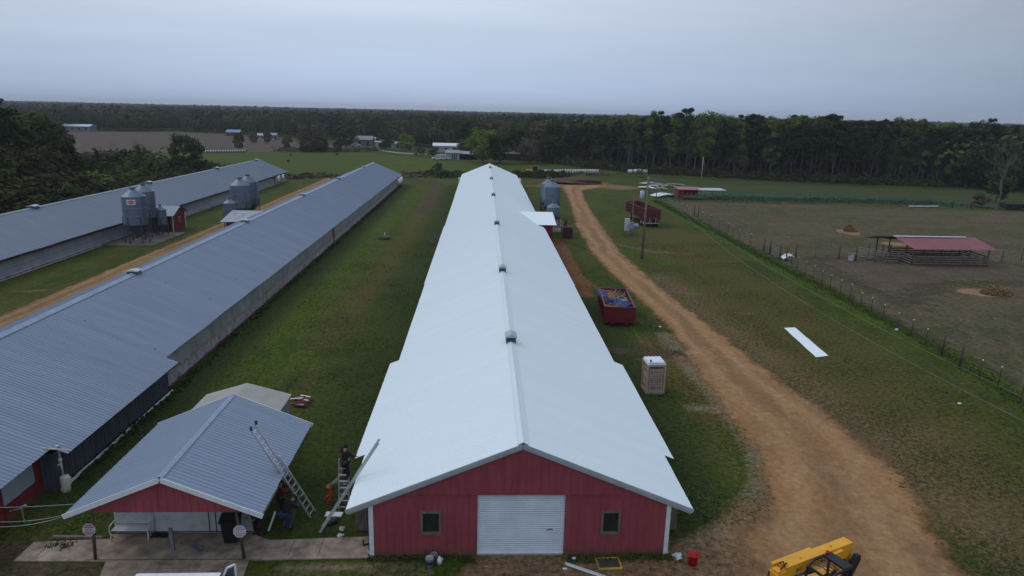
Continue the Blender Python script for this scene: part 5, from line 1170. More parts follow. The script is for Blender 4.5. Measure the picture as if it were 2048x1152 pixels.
# ------------------------------------------------------------------ telehandler
t = empty('telehandler', (10.3, 20.2, 0), math.radians(25), 'yellow telehandler with a long box boom and open black cab, at the bottom edge', 'telehandler')
def tb(mb, n, m, p=None): return mb.build(n, m, p or t)
LX = [G(1550, 1125, 2.3), G(1687, 1074, 2.3), G(1705, 1083, 2.3), G(1574, 1138, 2.3)]
cr_, sr_ = math.cos(-math.radians(25)), math.sin(-math.radians(25))
def loc(P): x, y = P[0]-10.3, P[1]-20.2; return (x*cr_-y*sr_, x*sr_+y*cr_)
ys_ = [loc(P) for P in LX]; bx0, bx1 = (ys_[0][0]+ys_[3][0])/2, (ys_[1][0]+ys_[2][0])/2; by1, by0 = (ys_[0][1]+ys_[1][1])/2, (ys_[2][1]+ys_[3][1])/2
mb = MB(); mb.prism([(bx0+.1, 1.85), (bx1-.7, 1.9), (bx1-.62, 1.45), (bx1-.25, 1.2), (bx1, 1.75), (bx1, 2.3), (bx0+.1, 2.3)], 'y', by0, by1); boom = tb(mb, 'boom', YEL)
mb = MB(); mb.prism([(bx1-1.15, 2.22), (bx1-.7, 2.25), (bx1-.72, 1.55), (bx1-.95, 1.5)], 'y', by0-.14, by0-.004); tb(mb, 'gusset', YEL, boom)
mb = MB(); mb.bx(bx0-.1, bx0+1.9, by1+.02, by1+.16, 2.12, 2.24); tb(mb, 'side_rail', YEL, boom)
mb = MB(); mb.bx(bx0-.35, bx0+.1, by0-.0, by1-.02, 1.5, 2.12); mb.bx(bx0-.28, bx0-.02, by0+.05, by1-.06, 2.12, 2.2); tb(mb, 'boom_head', YEL, boom)
mb = MB(); mb.tube([(bx0+.05, by0+.06, 2.31), (bx0+.12, (by0+by1)/2, 2.42), (bx0+.05, by1-.1, 2.31)], .03, 6); mb.tube([(bx0-.36, by1-.05, 2.1), (bx0-.42, by1-.05, 1.7), (bx0-.38, by1-.05, 1.2)], .025, 6); mb.tube([(bx0-.1, by0+.1, 2.22), (bx0+.2, by0+.12, 2.4), (bx0+.3, by0+.2, 2.31)], .025, 6); tb(mb, 'hose', BLACK, boom)
for k in (1.0, 2.6): mb = MB(); mb.tube([(bx0+k, (by0+by1)/2, 2.3), (bx0+k, (by0+by1)/2, 2.33)], .04, 8); tb(mb, 'bolt', YEL, boom)
text('JLG', boom, (bx0+.75, by0-.012, 1.98), .2, BLACK, 'lettering'); text('8042', boom, (bx0+2.0, by0-.012, 1.98), .14, BLACK, 'lettering')
mb = MB(); mb.bx(-1.9, 2.2, 0.0, by1+.1, .7, 1.15); tb(mb, 'chassis', YEL)
cx0, cx1, cy0, cy1 = -.1, 1.2, .02, .92; ca = empty('cab'); ca.parent = t
mb = MB()
for (a, b_) in (((cx0, cy1, 1.1), (cx0+.15, cy1, 2.3)), ((cx1, cy1, 1.1), (cx1-.05, cy1, 2.45)), ((cx0, cy0, 1.1), (cx0+.15, cy0, 2.3)), ((cx1, cy0, 1.1), (cx1-.05, cy0, 2.45)), ((cx0+.15, cy1, 2.3), (cx0+.45, cy1, 2.48)), ((cx0+.15, cy0, 2.3), (cx0+.45, cy0, 2.48)), ((cx0+.45, cy1, 2.48), (cx1-.05, cy1, 2.48)), ((cx0+.45, cy0, 2.48), (cx1-.05, cy0, 2.48)), ((cx0+.15, cy0, 2.3), (cx0+.15, cy1, 2.3)), ((cx0, cy0, 1.5), (cx0, cy1, 1.5))): mb.bar(a, b_, .07)
mb.build('frame', BLACK, ca)
mb = MB(); mb.bx(cx1-.42, cx1, cy0, cy1, 2.46, 2.54); mb.build('roof', BLACK, ca)
mb = MB()
for k in range(4): x = cx0+.3+k*.14; mb.tube([(x, cy0+.04, 2.4+.02*k), (x+.02, (cy0+cy1)/2, 2.5), (x, cy1-.04, 2.4+.02*k)], .018, 5)
mb.build('roof_grille', BLACK, ca)
mb = MB(); mb.bx(cx0+.35, cx0+.85, cy0+.2, cy1-.2, 1.2, 1.4); mb.bx(cx0+.8, cx0+.92, cy0+.2, cy1-.2, 1.3, 1.9); mb.build('seat', DARK, ca)
mb = MB(); mb.lathe((cx1-.2, cy1+.0, 2.55), [(.06, 0), (.06, .08), (0, .1)], 10); mb.build('beacon', REDP, ca)
mb = MB(); mb.prism([(1.85, .7), (2.35, .7), (2.95, 1.7), (2.9, 1.9), (2.7, 1.95), (2.5, 1.75)], 'y', by0-.3, by0-.14)
mb.bar((1.5, by0-.1, 1.25), (2.4, by0-.05, 1.7), .08); tb(mb, 'lift_arm', BLACK)
mb = MB(); mb.tube([(-.62, .75, 1.15), (-.57, .75, 1.75)], .05, 8); mb.tube([(-.57, .75, 1.75), (-.42, .8, 2.0)], .06, 8); tb(mb, 'exhaust_pipe', TRIMG)
mb = MB(); mb.bx(-.7, -.15, .1, .95, 1.15, 1.6); tb(mb, 'bonnet', mat('navy_bonnet', (.02, .03, .08), .5))
for x in (-1.3, 1.3):
    for y in (-.15, by1+.25): mb = MB(); mb.tube([(x, y-.2, .6), (x, y+.2, .6)], .6, 18); wl = tb(mb, 'wheel', BLACK); mb = MB(); mb.tube([(x, y-.22, .6), (x, y+.22, .6)], .27, 12); mb.build('rim', YEL, wl)
# ------------------------------------------------------------------ white van below the garage
t = empty('van', (-11.9, 20.84, 0), math.radians(0.5), 'white pickup cut by the bottom edge below the garage, its open door frame showing', 'pickup')
mb = MB(); mb.prism([(-3.0, .5), (2.9, .5), (2.9, 1.0), (1.9, 1.12), (1.0, 1.76), (-1.65, 1.8), (-1.7, 1.74), (-1.8, 1.1), (-3.0, 1.1)], 'y', -1.0, .72); mb.build('body', WHITE, t)
mb = MB(); mb.bx(-1.6, 1.1, .715, .73, 1.2, 1.68); mb.build('window', GLASS, t)
mb = MB(); mb.bx(-1.55, 1.25, -.9, .66, 1.81, 1.85); mb.build('roof', WHITE, t)
dr = empty('door', (1.05, .74, 0)); dr.parent = t; dr.rotation_euler[2] = math.radians(28)
mb = MB()
for (a, b_) in (((0, 0, 1.1), (.35, 0, 1.85)), ((.35, 0, 1.85), (.62, 0, 1.9)), ((.62, 0, 1.9), (.62, 0, 1.1))): mb.bar(a, b_, .05, .06)
mb.bx(-.2, .62, -.03, .03, .5, 1.12); mb.build('frame', WHITE, dr)
mb = MB(); mb.prism([(.05, 1.12), (.35, 1.8), (.6, 1.86), (.6, 1.12)], 'y', -.006, .006); mb.build('pane', GLASS, dr)
for x in (-2.2, 2.0):
    for y in (-.9, .65): mb = MB(); mb.tube([(x, y-.12, .38), (x, y+.12, .38)], .38, 16); mb.build('wheel', BLACK, t)
# ------------------------------------------------------------------ people
SKIN = mat('skin', (.35, .17, .11), .6, var=.08)
def skin_mesh(name, verts, radii, edges, m, parent, sub=2, root=0):
    me = bpy.data.meshes.new(name); me.from_pydata([tuple(v) for v in verts], edges, []); o = bpy.data.objects.new(name, me); COL.objects.link(o)
    md = o.modifiers.new('s', 'SKIN'); md.use_smooth_shade = True; md.branch_smoothing = .4
    for i, r in enumerate(radii):
        rr = r if isinstance(r, tuple) else (r, r); me.skin_vertices[0].data[i].radius = rr; me.skin_vertices[0].data[i].use_root = (i == root)
    s = o.modifiers.new('u', 'SUBSURF'); s.levels = s.render_levels = sub
    bpy.context.view_layer.update(); dg = bpy.context.evaluated_depsgraph_get(); m2 = bpy.data.meshes.new_from_object(o.evaluated_get(dg)); bpy.data.objects.remove(o); bpy.data.meshes.remove(me)
    m2.name = name; return link(name, m2, m, parent)
def person(P, rz, J, label, shirt, pants, hair, shoes=None, sleeves=True, hood=False):
    """J: joint positions in the person's own frame (x right, y forward, z up)"""
    t = empty('person', P, rz, label, 'person')
    k = ['pelvis', 'waist', 'chest', 'neck', 'head', 'crown', 'sl', 'el', 'wl', 'sr', 'er', 'wr', 'hl', 'kl', 'al', 'tl', 'hr', 'kr', 'ar', 'tr']
    Vv = [Vector(J[n]) for n in k]; ix = {n: i for i, n in enumerate(k)}
    R_ = dict(pelvis=(.12, .09), waist=(.10, .08), chest=(.13, .10), neck=.052, head=.095, crown=.08, sl=.05, el=.038, wl=.028, sr=.05, er=.038, wr=.028, hl=.08, kl=.055, al=.04, tl=.035, hr=.08, kr=.055, ar=.04, tr=.035)
    E_ = [('pelvis', 'waist'), ('waist', 'chest'), ('chest', 'neck'), ('neck', 'head'), ('head', 'crown'), ('chest', 'sl'), ('sl', 'el'), ('el', 'wl'), ('chest', 'sr'), ('sr', 'er'), ('er', 'wr'), ('pelvis', 'hl'), ('hl', 'kl'), ('kl', 'al'), ('al', 'tl'), ('pelvis', 'hr'), ('hr', 'kr'), ('kr', 'ar'), ('ar', 'tr')]
    ed = [(ix[a], ix[b_]) for a, b_ in E_]
    # hands: palm + four fingers and a thumb, as further chains of the same skin
    Vv2 = list(Vv); rad = [R_[n] for n in k]
    for wn_, en_ in (('wl', 'el'), ('wr', 'er')):
        w_ = Vector(J[wn_]); d = (w_-Vector(J[en_])).normalized(); sd_ = d.cross(Vector((0, 0, 1)));
        if sd_.length < .2: sd_ = d.cross(Vector((1, 0, 0)))
        sd_.normalize(); up = sd_.cross(d); pi_ = len(Vv2); Vv2.append(w_+d*.05); rad.append((.035, .02)); ed.append((ix[wn_], pi_)); pj = len(Vv2); Vv2.append(w_+d*.09); rad.append((.04, .018)); ed.append((pi_, pj))
        for q, ln in ((-.03, .06), (-.01, .075), (.01, .07), (.03, .055)):
            b0 = w_+d*.10+sd_*q; i0 = len(Vv2); Vv2 += [b0+d*ln*.5-up*.005, b0+d*ln-up*.03]; rad += [.010, .008]; ed += [(pj, i0), (i0, i0+1)]
        i0 = len(Vv2); Vv2 += [w_+d*.06+sd_*.05, w_+d*.10+sd_*.06-up*.02]; rad += [.011, .009]; ed += [(pi_, i0), (i0, i0+1)]
    body = skin_mesh('body', Vv2, rad, ed, SKIN, t)
    H = Vector(J['head']); Cn = Vector(J['crown']); hu = (Cn-H).normalized(); fw = Vector((0, 1, 0)); fw = (fw-hu*fw.dot(hu)).normalized(); rt = fw.cross(hu)
    mb = MB(); mb.box(H+fw*.105+hu*.0, (.025, .035, .045)); mb.box(H+fw*.098-hu*.05, (.05, .012, .012)); mb.build('nose_and_mouth', SKIN, t)
    mb = MB()
    for s in (-1, 1): mb.box(H+fw*.09+rt*s*.035+hu*.03, (.02, .02, .012))
    mb.build('eye', DARK, t)
    # hair or cap or hood
    bm = bmesh.new(); bmesh.ops.create_uvsphere(bm, u_segments=16, v_segments=10, radius=.118 if not hood else .14)
    dl = [v for v in bm.verts if (v.co.z < -.01 and v.co.y > -.0) or v.co.z < -.08]; bmesh.ops.delete(bm, geom=dl, context='VERTS')
    me = bpy.data.meshes.new('hair'); bm.to_mesh(me); bm.free(); ho = link('hood' if hood else 'cap', me, hair, t); ho.matrix_basis = Matrix.Translation(H+hu*.035) @ Matrix((rt, fw, hu)).transposed().to_4x4()
    if not hood: mb = MB(); mb.prism([(-.07, .09), (.07, .09), (.05, .19), (-.05, .19)], 'z', .02, .035); mb.build('peak', hair, ho)
    g = .022
    tv = ['pelvis', 'waist', 'chest', 'neck', 'sl', 'el', 'wl', 'sr', 'er', 'wr']; tx = {n: i for i, n in enumerate(tv)}
    pts = [Vector(J[n]) for n in tv]; pts[3] = Vector(J['chest']).lerp(Vector(J['neck']), .75)
    end = .92 if sleeves else .5
    pts[6] = Vector(J['el']).lerp(Vector(J['wl']), end); pts[9] = Vector(J['er']).lerp(Vector(J['wr']), end)
    rr = [(.19, .16), (.18, .15), (.21, .17), .085, .10, .07, .052, .10, .07, .052]
    skin_mesh('jacket' if sleeves else 'shirt', pts, rr, [(0, 1), (1, 2), (2, 3), (2, 4), (4, 5), (5, 6), (2, 7), (7, 8), (8, 9)], shirt, t)
    pv = ['pelvis', 'hl', 'kl', 'al', 'hr', 'kr', 'ar']; pts = [Vector(J[n]) for n in pv]
    pts[3] = Vector(J['kl']).lerp(Vector(J['al']), .93); pts[6] = Vector(J['kr']).lerp(Vector(J['ar']), .93)
    skin_mesh('trousers', pts, [(.17, .14), .125, .09, .075, .125, .09, .075], [(0, 1), (1, 2), (2, 3), (0, 4), (4, 5), (5, 6)], pants, t)
    for a, b_ in (('al', 'tl'), ('ar', 'tr')):
        A_, B_ = Vector(J[a]), Vector(J[b_]); mb = MB(); mb.tube([A_+(A_-B_)*.35-Vector((0, 0, .03)), A_-Vector((0, 0, .02)), B_, B_+(B_-A_)*.35], [.045, .055, .05, .03], 8); mb.build('shoe', shoes or BLACK, t)
    return t
CB = lambda n, c: mat(n, c, .85, var=.15, scale=6)
def stand(**k):
    J = dict(pelvis=(0, 0, .95), waist=(0, 0, 1.1), chest=(0, 0, 1.33), neck=(0, .01, 1.5), head=(0, .03, 1.63), crown=(0, .02, 1.7), sl=(-.19, 0, 1.42), el=(-.26, .02, 1.15), wl=(-.25, .1, .9), sr=(.19, 0, 1.42), er=(.26, .02, 1.15), wr=(.25, .1, .9),
             hl=(-.1, 0, .88), kl=(-.11, .03, .5), al=(-.12, 0, .09), tl=(-.13, .13, .05), hr=(.1, 0, .88), kr=(.11, .03, .5), ar=(.12, 0, .09), tr=(.13, .13, .05)); J.update(k); return J
# man in black on the step ladder, working at the barn eave to his right
person((-7.72, 28.68, 1.36), math.radians(-35), stand(sl=(-.19, .03, 1.40), el=(-.2, .2, 1.18), wl=(-.02, .42, 1.08), sr=(.18, .05, 1.40), er=(.26, .22, 1.16), wr=(.24, .46, 1.05), head=(.0, .08, 1.61), crown=(0, .09, 1.69)),
       'person in black hooded jacket and cap standing on the step ladder at the barn eave', CB('black_cloth', (.010, .010, .013)), CB('black_work_trousers', (.018, .017, .018)), CB('black_cap', (.008, .008, .008)), mat('brown_boots', (.09, .04, .03), .8))
# crouching helper steadying the ladder
person((-8.62, 29.0, 0), math.radians(-92), stand(pelvis=(0, .12, .80), waist=(0, .22, .93), chest=(0, .40, 1.10), neck=(0, .50, 1.22), head=(0, .58, 1.32), crown=(0, .62, 1.39), sl=(-.18, .43, 1.15), el=(-.18, .62, 1.2), wl=(-.14, .78, 1.42), sr=(.18, .43, 1.15), er=(.2, .6, 1.0), wr=(.12, .8, 1.02),
       hl=(-.1, .1, .76), kl=(-.12, .12, .42), al=(-.13, -.22, .12), tl=(-.13, -.12, .05), hr=(.1, .1, .76), kr=(.13, .2, .43), ar=(.13, .0, .09), tr=(.13, .12, .05)),
       'person in grey-brown hooded top and orange trousers steadying the step ladder', CB('grey_brown_cloth', (.12, .10, .085)), CB('orange_cloth', (.30, .062, .022)), CB('grey_brown_cloth', (.12, .10, .085)), mat('orange_boots', (.22, .06, .03), .8), True, True)
person((-10.45, 27.95, 0), math.radians(-70), stand(sr=(.19, .0, 1.42), er=(.3, .2, 1.3), wr=(.2, .5, 1.3), sl=(-.19, 0, 1.42), el=(-.22, .25, 1.3), wl=(-.1, .52, 1.38)),
       'person in a dark red shirt reaching towards the long ladder beside the garage', CB('dark_red_cloth', (.07, .012, .016)), CB('dark_navy_trousers', (.012, .014, .022)), CB('black_cap', (.008, .008, .008)))
person((-9.95, 26.95, 0), math.radians(-30), stand(pelvis=(0, -.12, .82), waist=(0, .0, .97), chest=(0, .24, 1.12), neck=(0, .40, 1.20), head=(0, .50, 1.22), crown=(0, .57, 1.24), sl=(-.18, .26, 1.13), el=(-.22, .38, .88), wl=(-.05, .55, .8), sr=(.18, .26, 1.13), er=(.24, .38, .9), wr=(.12, .56, .85),
       hl=(-.1, -.12, .77), kl=(-.12, .08, .42), al=(-.14, -.05, .09), tl=(-.15, .08, .05), hr=(.1, -.12, .77), kr=(.14, .12, .42), ar=(.16, .02, .09), tr=(.17, .15, .05)),
       'person in a black top and blue jeans stooping to hold a gutter piece', CB('black_cloth', (.010, .010, .013)), CB('blue_denim', (.03, .05, .10)), CB('dark_brown_hair', (.012, .009, .008)))
person((-11.05, 26.5, 0), math.radians(150), stand(sl=(-.19, 0, 1.4), el=(-.3, .12, 1.15), wl=(-.22, .32, 1.0), wr=(.22, .25, 1.0), kl=(-.13, .05, .5), al=(-.16, -.08, .09), tl=(-.17, .05, .05)),
       'person all in black half hidden under the right corner of the garage roof', CB('black_cloth', (.010, .010, .013)), CB('black_work_trousers', (.018, .017, .018)), CB('black_cap', (.008, .008, .008)))
# ------------------------------------------------------------------ vegetation
def leafmat(name, c1, c2, rv=.18):
    m = mat(name, c1, .9, var=.1, scale=.35, col2=c2, spec=.05, rndv=rv, detail=4); return m
PINE = leafmat('pine_needles', (.030, .043, .020), (.016, .024, .013)); OAK = leafmat('dark_oak_leaves', (.050, .066, .017), (.027, .038, .011))
SPRING = leafmat('spring_green_leaves', (.125, .165, .04), (.075, .105, .03)); MIDG = leafmat('mid_green_leaves', (.062, .09, .026), (.036, .055, .018))
BUD = leafmat('brown_budding_twigs', (.135, .115, .072), (.075, .066, .042)); OLIVE = leafmat('olive_leaves', (.066, .066, .022), (.04, .042, .015))
BRIGHT = leafmat('bright_green_leaves', (.14, .21, .03), (.08, .13, .02), .1)
BARK = mat('grey_bark', (.11, .10, .09), .9, var=.25, scale=2, rndv=.2); BARKL = mat('pale_bark', (.20, .185, .165), .9, var=.2, scale=2, rndv=.2); BARKP = mat('pine_bark', (.075, .055, .045), .9, var=.25, scale=2)
def clumps(r, C_, R_, n, size, flat=1.0):
    """leaf quads spread in fuzzy clumps"""
    P = []; S = []; Nn = []
    for (c, rr, k) in zip(C_, R_, n):
        d = r.normal(size=(k, 3)); d /= np.linalg.norm(d, axis=1)[:, None]; q = r.uniform(.35, 1.08, k)**.6
        P.append(np.asarray(c)+d*q[:, None]*rr*np.array([1, 1, flat])); Nn.append(d+np.array([0, 0, .35])+r.normal(size=(k, 3))*.35); S.append(r.uniform(.6, 1.35, k)*size)
    global LAST_N; LAST_N = np.concatenate(Nn)
    return np.concatenate(P), np.concatenate(S)
def crown_mesh(kind, seed):
    r = np.random.default_rng(seed); C_, R_, K = [], [], []
    if kind == 'pine':        # unit tree of height 1
        for k in range(20):
            z = r.uniform(.42, .96); w_ = .17*(1-((z-.62)/.42)**2)**.5 if abs((z-.62)/.42) < 1 else .03
            a = r.uniform(0, 6.28); rr = w_*r.uniform(.3, 1); C_.append((rr*math.cos(a), rr*math.sin(a), z)); R_.append(r.uniform(.05, .09)); K.append(66)
        C_.append((0, 0, .97)); R_.append(.05); K.append(50); P, S = clumps(r, C_, R_, K, .014, .62)
    elif kind == 'tallpine':
        for k in range(15):
            z = r.uniform(.62, .97); a = r.uniform(0, 6.28); rr = .15*r.uniform(.2, 1)*(1.05-z)**.3; C_.append((rr*math.cos(a), rr*math.sin(a), z)); R_.append(r.uniform(.055, .095)); K.append(120)
        P, S = clumps(r, C_, R_, K, .011, .6)
    elif kind == 'tallhard':
        for k in range(26):
            z = r.uniform(.35, .95); w_ = .2*math.sin(math.pi*min(1, (z-.22)/.8))**.7; a = r.uniform(0, 6.28); rr = w_*r.uniform(.2, 1); C_.append((rr*math.cos(a), rr*math.sin(a), z)); R_.append(r.uniform(.055, .10)); K.append(95)
        P, S = clumps(r, C_, R_, K, .0095, .9)
    elif kind == 'round':
        for k in range(54):
            z = r.uniform(.2, .95); w_ = .42*math.sin(math.pi*min(1, max(.02, (z-.08)/.96)))**.55; a = r.uniform(0, 6.28); rr = w_*.9*r.uniform(.25, 1)**.6; C_.append((rr*math.cos(a), rr*math.sin(a), z*.97)); R_.append(r.uniform(.09, .15)); K.append(95)
        P, S = clumps(r, C_, R_, K, .018, .85)
    elif kind == 'bush':
        for k in range(22):
            z = r.uniform(.15, .85); a = r.uniform(0, 6.28); rr = .45*r.uniform(.1, 1)*math.sin(math.pi*min(1, z+.12))**.5; C_.append((rr*math.cos(a), rr*math.sin(a), z)); R_.append(r.uniform(.1, .2)); K.append(60)
        P, S = clumps(r, C_, R_, K, .03, .9)
    V, Q = leafquads(P, S, r, (1, 1, 1), 1.35, LAST_N); return npmesh('crown', V, Q)
def trunk_mesh(kind, seed):
    r2 = random.Random(seed); mb = MB()
    if kind in ('pine', 'tallpine'):
        mb.tube([(0, 0, 0), (r2.uniform(-.01, .01), 0, .5), (r2.uniform(-.015, .015), r2.uniform(-.01, .01), .96)], [.013, .010, .003], 5)
        for k in range(7): a = r2.uniform(0, 6.28); z = r2.uniform(.5, .88); l = r2.uniform(.07, .14); mb.tube([(0, 0, z), (l*math.cos(a), l*math.sin(a), z+.03)], [.004, .001], 3, False)
    else:
        def br(p, d, l, rr, lv):
            q = p+d*l; mid = p.lerp(q, .5)+Vector((r2.uniform(-1, 1), r2.uniform(-1, 1), r2.uniform(-.3, .3)))*l*.06
            mb.tube([p, mid, q], [rr, rr*.8, rr*.6], 5 if lv < 1 else 3, False)
            if lv >= (4 if kind == 'bare' else 2): return
            for _ in range(3 if lv else 4):
                dd = (d+Vector((r2.uniform(-1, 1), r2.uniform(-1, 1), r2.uniform(-.25, .7)))*.62).normalized(); br(p.lerp(q, r2.uniform(.55, 1)), dd, l*r2.uniform(.55, .8), rr*.55, lv+1)
        br(Vector((0, 0, 0)), Vector((r2.uniform(-.05, .05), r2.uniform(-.05, .05), 1)).normalized(), .42 if kind in ('bare', 'tallhard') else .26, .012 if kind == 'bare' else .015 if kind != 'round' else .026, 0)
    me_o = mb.build('trunk', None); me = me_o.data; bpy.data.objects.remove(me_o); return me
CR = {k: [crown_mesh(k, 11*i+len(k)) for i in range(3)] for k in ('pine', 'tallpine', 'tallhard', 'round', 'bush')}
TR = {k: [trunk_mesh(k, 7*i+len(k)) for i in range(3)] for k in ('pine', 'tallhard', 'round', 'bare')}
TR['tallpine'] = TR['pine']; TR['bush'] = TR['round']
def withmat(me, m, cache={}):
    k = (me.name, m.name)
    if k not in cache: c = me.copy(); c.materials.clear(); c.materials.append(m); cache[k] = c
    return cache[k]
def tree(kind, P, h, lm, label, group=None, wide=1.0, bark=None, name=None, cat='tree', seed=None):
    s = seed if seed is not None else rnd.randrange(100)
    nm = name or {'pine': 'pine_tree', 'tallpine': 'pine_tree', 'tallhard': 'broadleaf_tree', 'round': 'broadleaf_tree', 'bare': 'bare_tree', 'bush': 'bush'}[kind]
    t = empty(nm, P, rnd.uniform(0, 6.28), label, cat, group); t.scale = (h*wide, h*wide, h)
    o = bpy.data.objects.new('trunk', withmat(TR[kind][s % 3], bark or (BARKP if 'pine' in kind else BARK))); COL.objects.link(o); o.parent = t
    if kind != 'bare': o = bpy.data.objects.new('crown', withmat(CR[kind][(s//3) % 3], lm)); COL.objects.link(o); o.parent = t
    return t
def tpx(kind, u, v, vt, lm, label, group=None, wide=1.0, **k):
    P = G(u, v); wide *= 1.22 if kind == 'round' and u > 500 else 1.05; return tree(kind, P, HT(P, vt), lm, label, group, wide, **k)
# individual trees near the houses in the middle distance
tpx('round', 372, 352, 270, OAK, 'big dense dark green tree behind the leftmost poultry house', wide=1.05)
tpx('bush', 403, 350, 318, OAK, 'low dark bush at the right foot of the big dense green tree', cat='bush')
tpx('round', 966, 326, 254, BRIGHT, 'bright yellow-green spring tree behind the far end of the white-roofed barn', wide=1.0, seed=1)
tpx('round', 1000, 327, 268, OAK, 'dark green tree touching the bright green tree on its right', wide=1.0)
tpx('round', 1058, 326, 274, BUD, 'brown budding round tree over the dark outbuilding', wide=1.1)
tpx('round', 1100, 326, 270, OAK, 'dark round tree right of the brown budding one', wide=1.1)
tpx('round', 1030, 318, 246, MIDG, 'tall mid green tree behind the brown budding one', wide=.85)
tpx('round', 925, 312, 279, BUD, 'brownish tree right of the white home', wide=1.0)
tpx('bush', 876, 346, 324, MIDG, 'lone bush standing in the green field between the far barn ends', cat='bush', wide=1.1)
tpx('round', 620, 304, 253, BUD, 'broad brown-green round tree at the edge of the brown field', wide=1.1, seed=4)
tpx('round', 645, 304, 275, OLIVE, 'darker round tree against the right side of the broad brown-green one', wide=1.0)
tpx('round', 692, 296, 250, OLIVE, 'dark olive round tree left of the gravel road start', wide=1.1)
tpx('round', 770, 300, 264, OLIVE, 'olive round tree in front of the white mobile home', wide=1.0)
tpx('round', 812, 302, 266, BRIGHT, 'small bright green round tree in front of the white cottage', wide=1.0, seed=2)
tpx('round', 575, 300, 270, BUD, 'thin brown tree right of the bluish house', wide=.7)
tpx('round', 508, 287, 262, BUD, 'thin brown tree in front of the small white house', wide=.7)
tpx('round', 535, 287, 258, BUD, 'thin brown tree between the white and the bluish far houses', wide=.6)
tpx('round', 478, 300, 266, MIDG, 'small green tree at the right end of the pale bale row', wide=.8)
tpx('round', 675, 304, 281, MIDG, 'small green tree at the corner of the brown field', wide=.8)
tpx('bush', 840, 312, 292, BUD, 'reddish-brown thicket left part beside the gravel road', cat='bush', wide=1.6); tpx('bush', 868, 314, 292, BUD, 'reddish-brown thicket right part beside the gravel road', cat='bush', wide=1.3)
tpx('bush', 577, 325, 318, OLIVE, 'nearer dark shrub in the green field', cat='bush'); tpx('bush', 581, 312, 307, OLIVE, 'farther dark shrub in the green field', cat='bush'); tpx('bush', 674, 311, 305, OLIVE, 'rightmost small dark shrub in the green field', cat='bush')
P = G(1992, 418)
tpx('bare', 1992, 420, 252, None, 'big bare pale-limbed tree near the right edge, green only low on its trunk', wide=1.15, bark=mat('mid_bark', (.13, .115, .1), .9, var=.2, scale=2), seed=2)
tpx('bush', 1990, 405, 325, MIDG, 'green leafy growth low round the trunk of the big bare tree', wide=.8, cat='bush')
tpx('bush', 1955, 414, 382, BUD, 'brown scrub left of the big bare tree', cat='bush', wide=1.4)
# near woods at the left
NW = [('tallpine', 6, 128, 190, PINE), ('tallpine', 16, 132, 196, PINE), ('tallpine', 36, 140, 212, PINE), ('tallpine', -25, 120, 190, PINE), ('round', 44, 150, 216, MIDG), ('round', 20, 135, 232, OAK), ('round', 62, 150, 226, OAK), ('round', 85, 160, 234, OLIVE), ('round', 100, 150, 250, OAK), ('tallpine', 108, 165, 240, PINE), ('tallpine', 122, 160, 252, PINE),
      ('pine', 125, 160, 270, PINE), ('pine', 148, 150, 283, PINE), ('round', 60, 125, 285, OLIVE), ('round', 20, 118, 300, OLIVE), ('round', 100, 135, 300, OLIVE), ('round', 135, 150, 305, OLIVE), ('round', 165, 160, 306, BUD), ('round', 185, 150, 315, OAK), ('bush', 215, 160, 320, MIDG), ('bush', 195, 140, 335, SPRING), ('bush', 250, 165, 330, MIDG), ('bush', 270, 158, 335, SPRING), ('bush', 230, 145, 345, OLIVE),
      ('pine', 195, 170, 296, PINE), ('bush', 160, 130, 335, OLIVE), ('bush', 120, 120, 340, OLIVE), ('bush', 70, 108, 345, OLIVE), ('bush', 25, 100, 355, OLIVE), ('bush', -20, 95, 350, OLIVE), ('round', 5, 105, 330, OAK), ('round', -40, 110, 280, OAK), ('bush', 310, 185, 335, MIDG), ('bush', 335, 190, 332, OLIVE), ('bush', 290, 170, 345, MIDG), ('round', 225, 175, 303, BUD), ('bush', 150, 112, 365, MIDG), ('bush', 95, 100, 372, OLIVE), ('bush', 200, 128, 362, OLIVE)]
for i, (k, u, Y, vt, m) in enumerate(NW):
    P = GU(u, Y); P = np.array([min(P[0], -66.5-(2 if k != 'bush' else 0)), P[1], 0]); h = HT(P, vt)
    kn = {'tallpine': 'tall dark pine in the wood left of the leftmost poultry house', 'pine': 'dark conical pine in the wood left of the leftmost poultry house', 'round': 'dense leafy tree in the wood left of the leftmost poultry house', 'bush': 'low undergrowth bush in the wood left of the leftmost poultry house'}[k]
    mn = {PINE.name: '', SPRING.name: 'bright green ', MIDG.name: 'mid green ', OAK.name: 'dark green ', OLIVE.name: 'olive ', BUD.name: 'brown budding '}[m.name]
    tree(k, P, h, m, mn+kn, {'tallpine': 'tall pines', 'pine': 'conical pines', 'round': 'leafy trees', 'bush': 'undergrowth bushes'}[k]+' of the left wood, '+(mn or 'dark '), wide=(1.15 if k == 'round' else 1.5 if k == 'bush' else 1.0), cat='bush' if k == 'bush' else 'tree')
for (u, Y, vt, lab) in ((285, 172, 263, 'tall bare vine-hung tree left of the big dense green tree'), (232, 176, 282, 'bare twiggy tree with vines in the left wood edge'), (205, 170, 290, 'thin bare tree rising from the left wood edge')):
    P = GU(u, Y); tree('bare', P, HT(P, vt), None, lab, wide=.55, bark=BARK)
# vines on them
P = GU(285, 172)
Vn, Qn = leafquads(np.stack([P[0]+nr.normal(0, .7, 900), P[1]+nr.normal(0, .7, 900), nr.uniform(.2, 8.2, 900)], 1), .13, nr); tag(link('climbing_vine', npmesh('climbing_vine', Vn, Qn), OLIVE), 'dark vines climbing the tall bare tree left of the big green tree', 'vine')
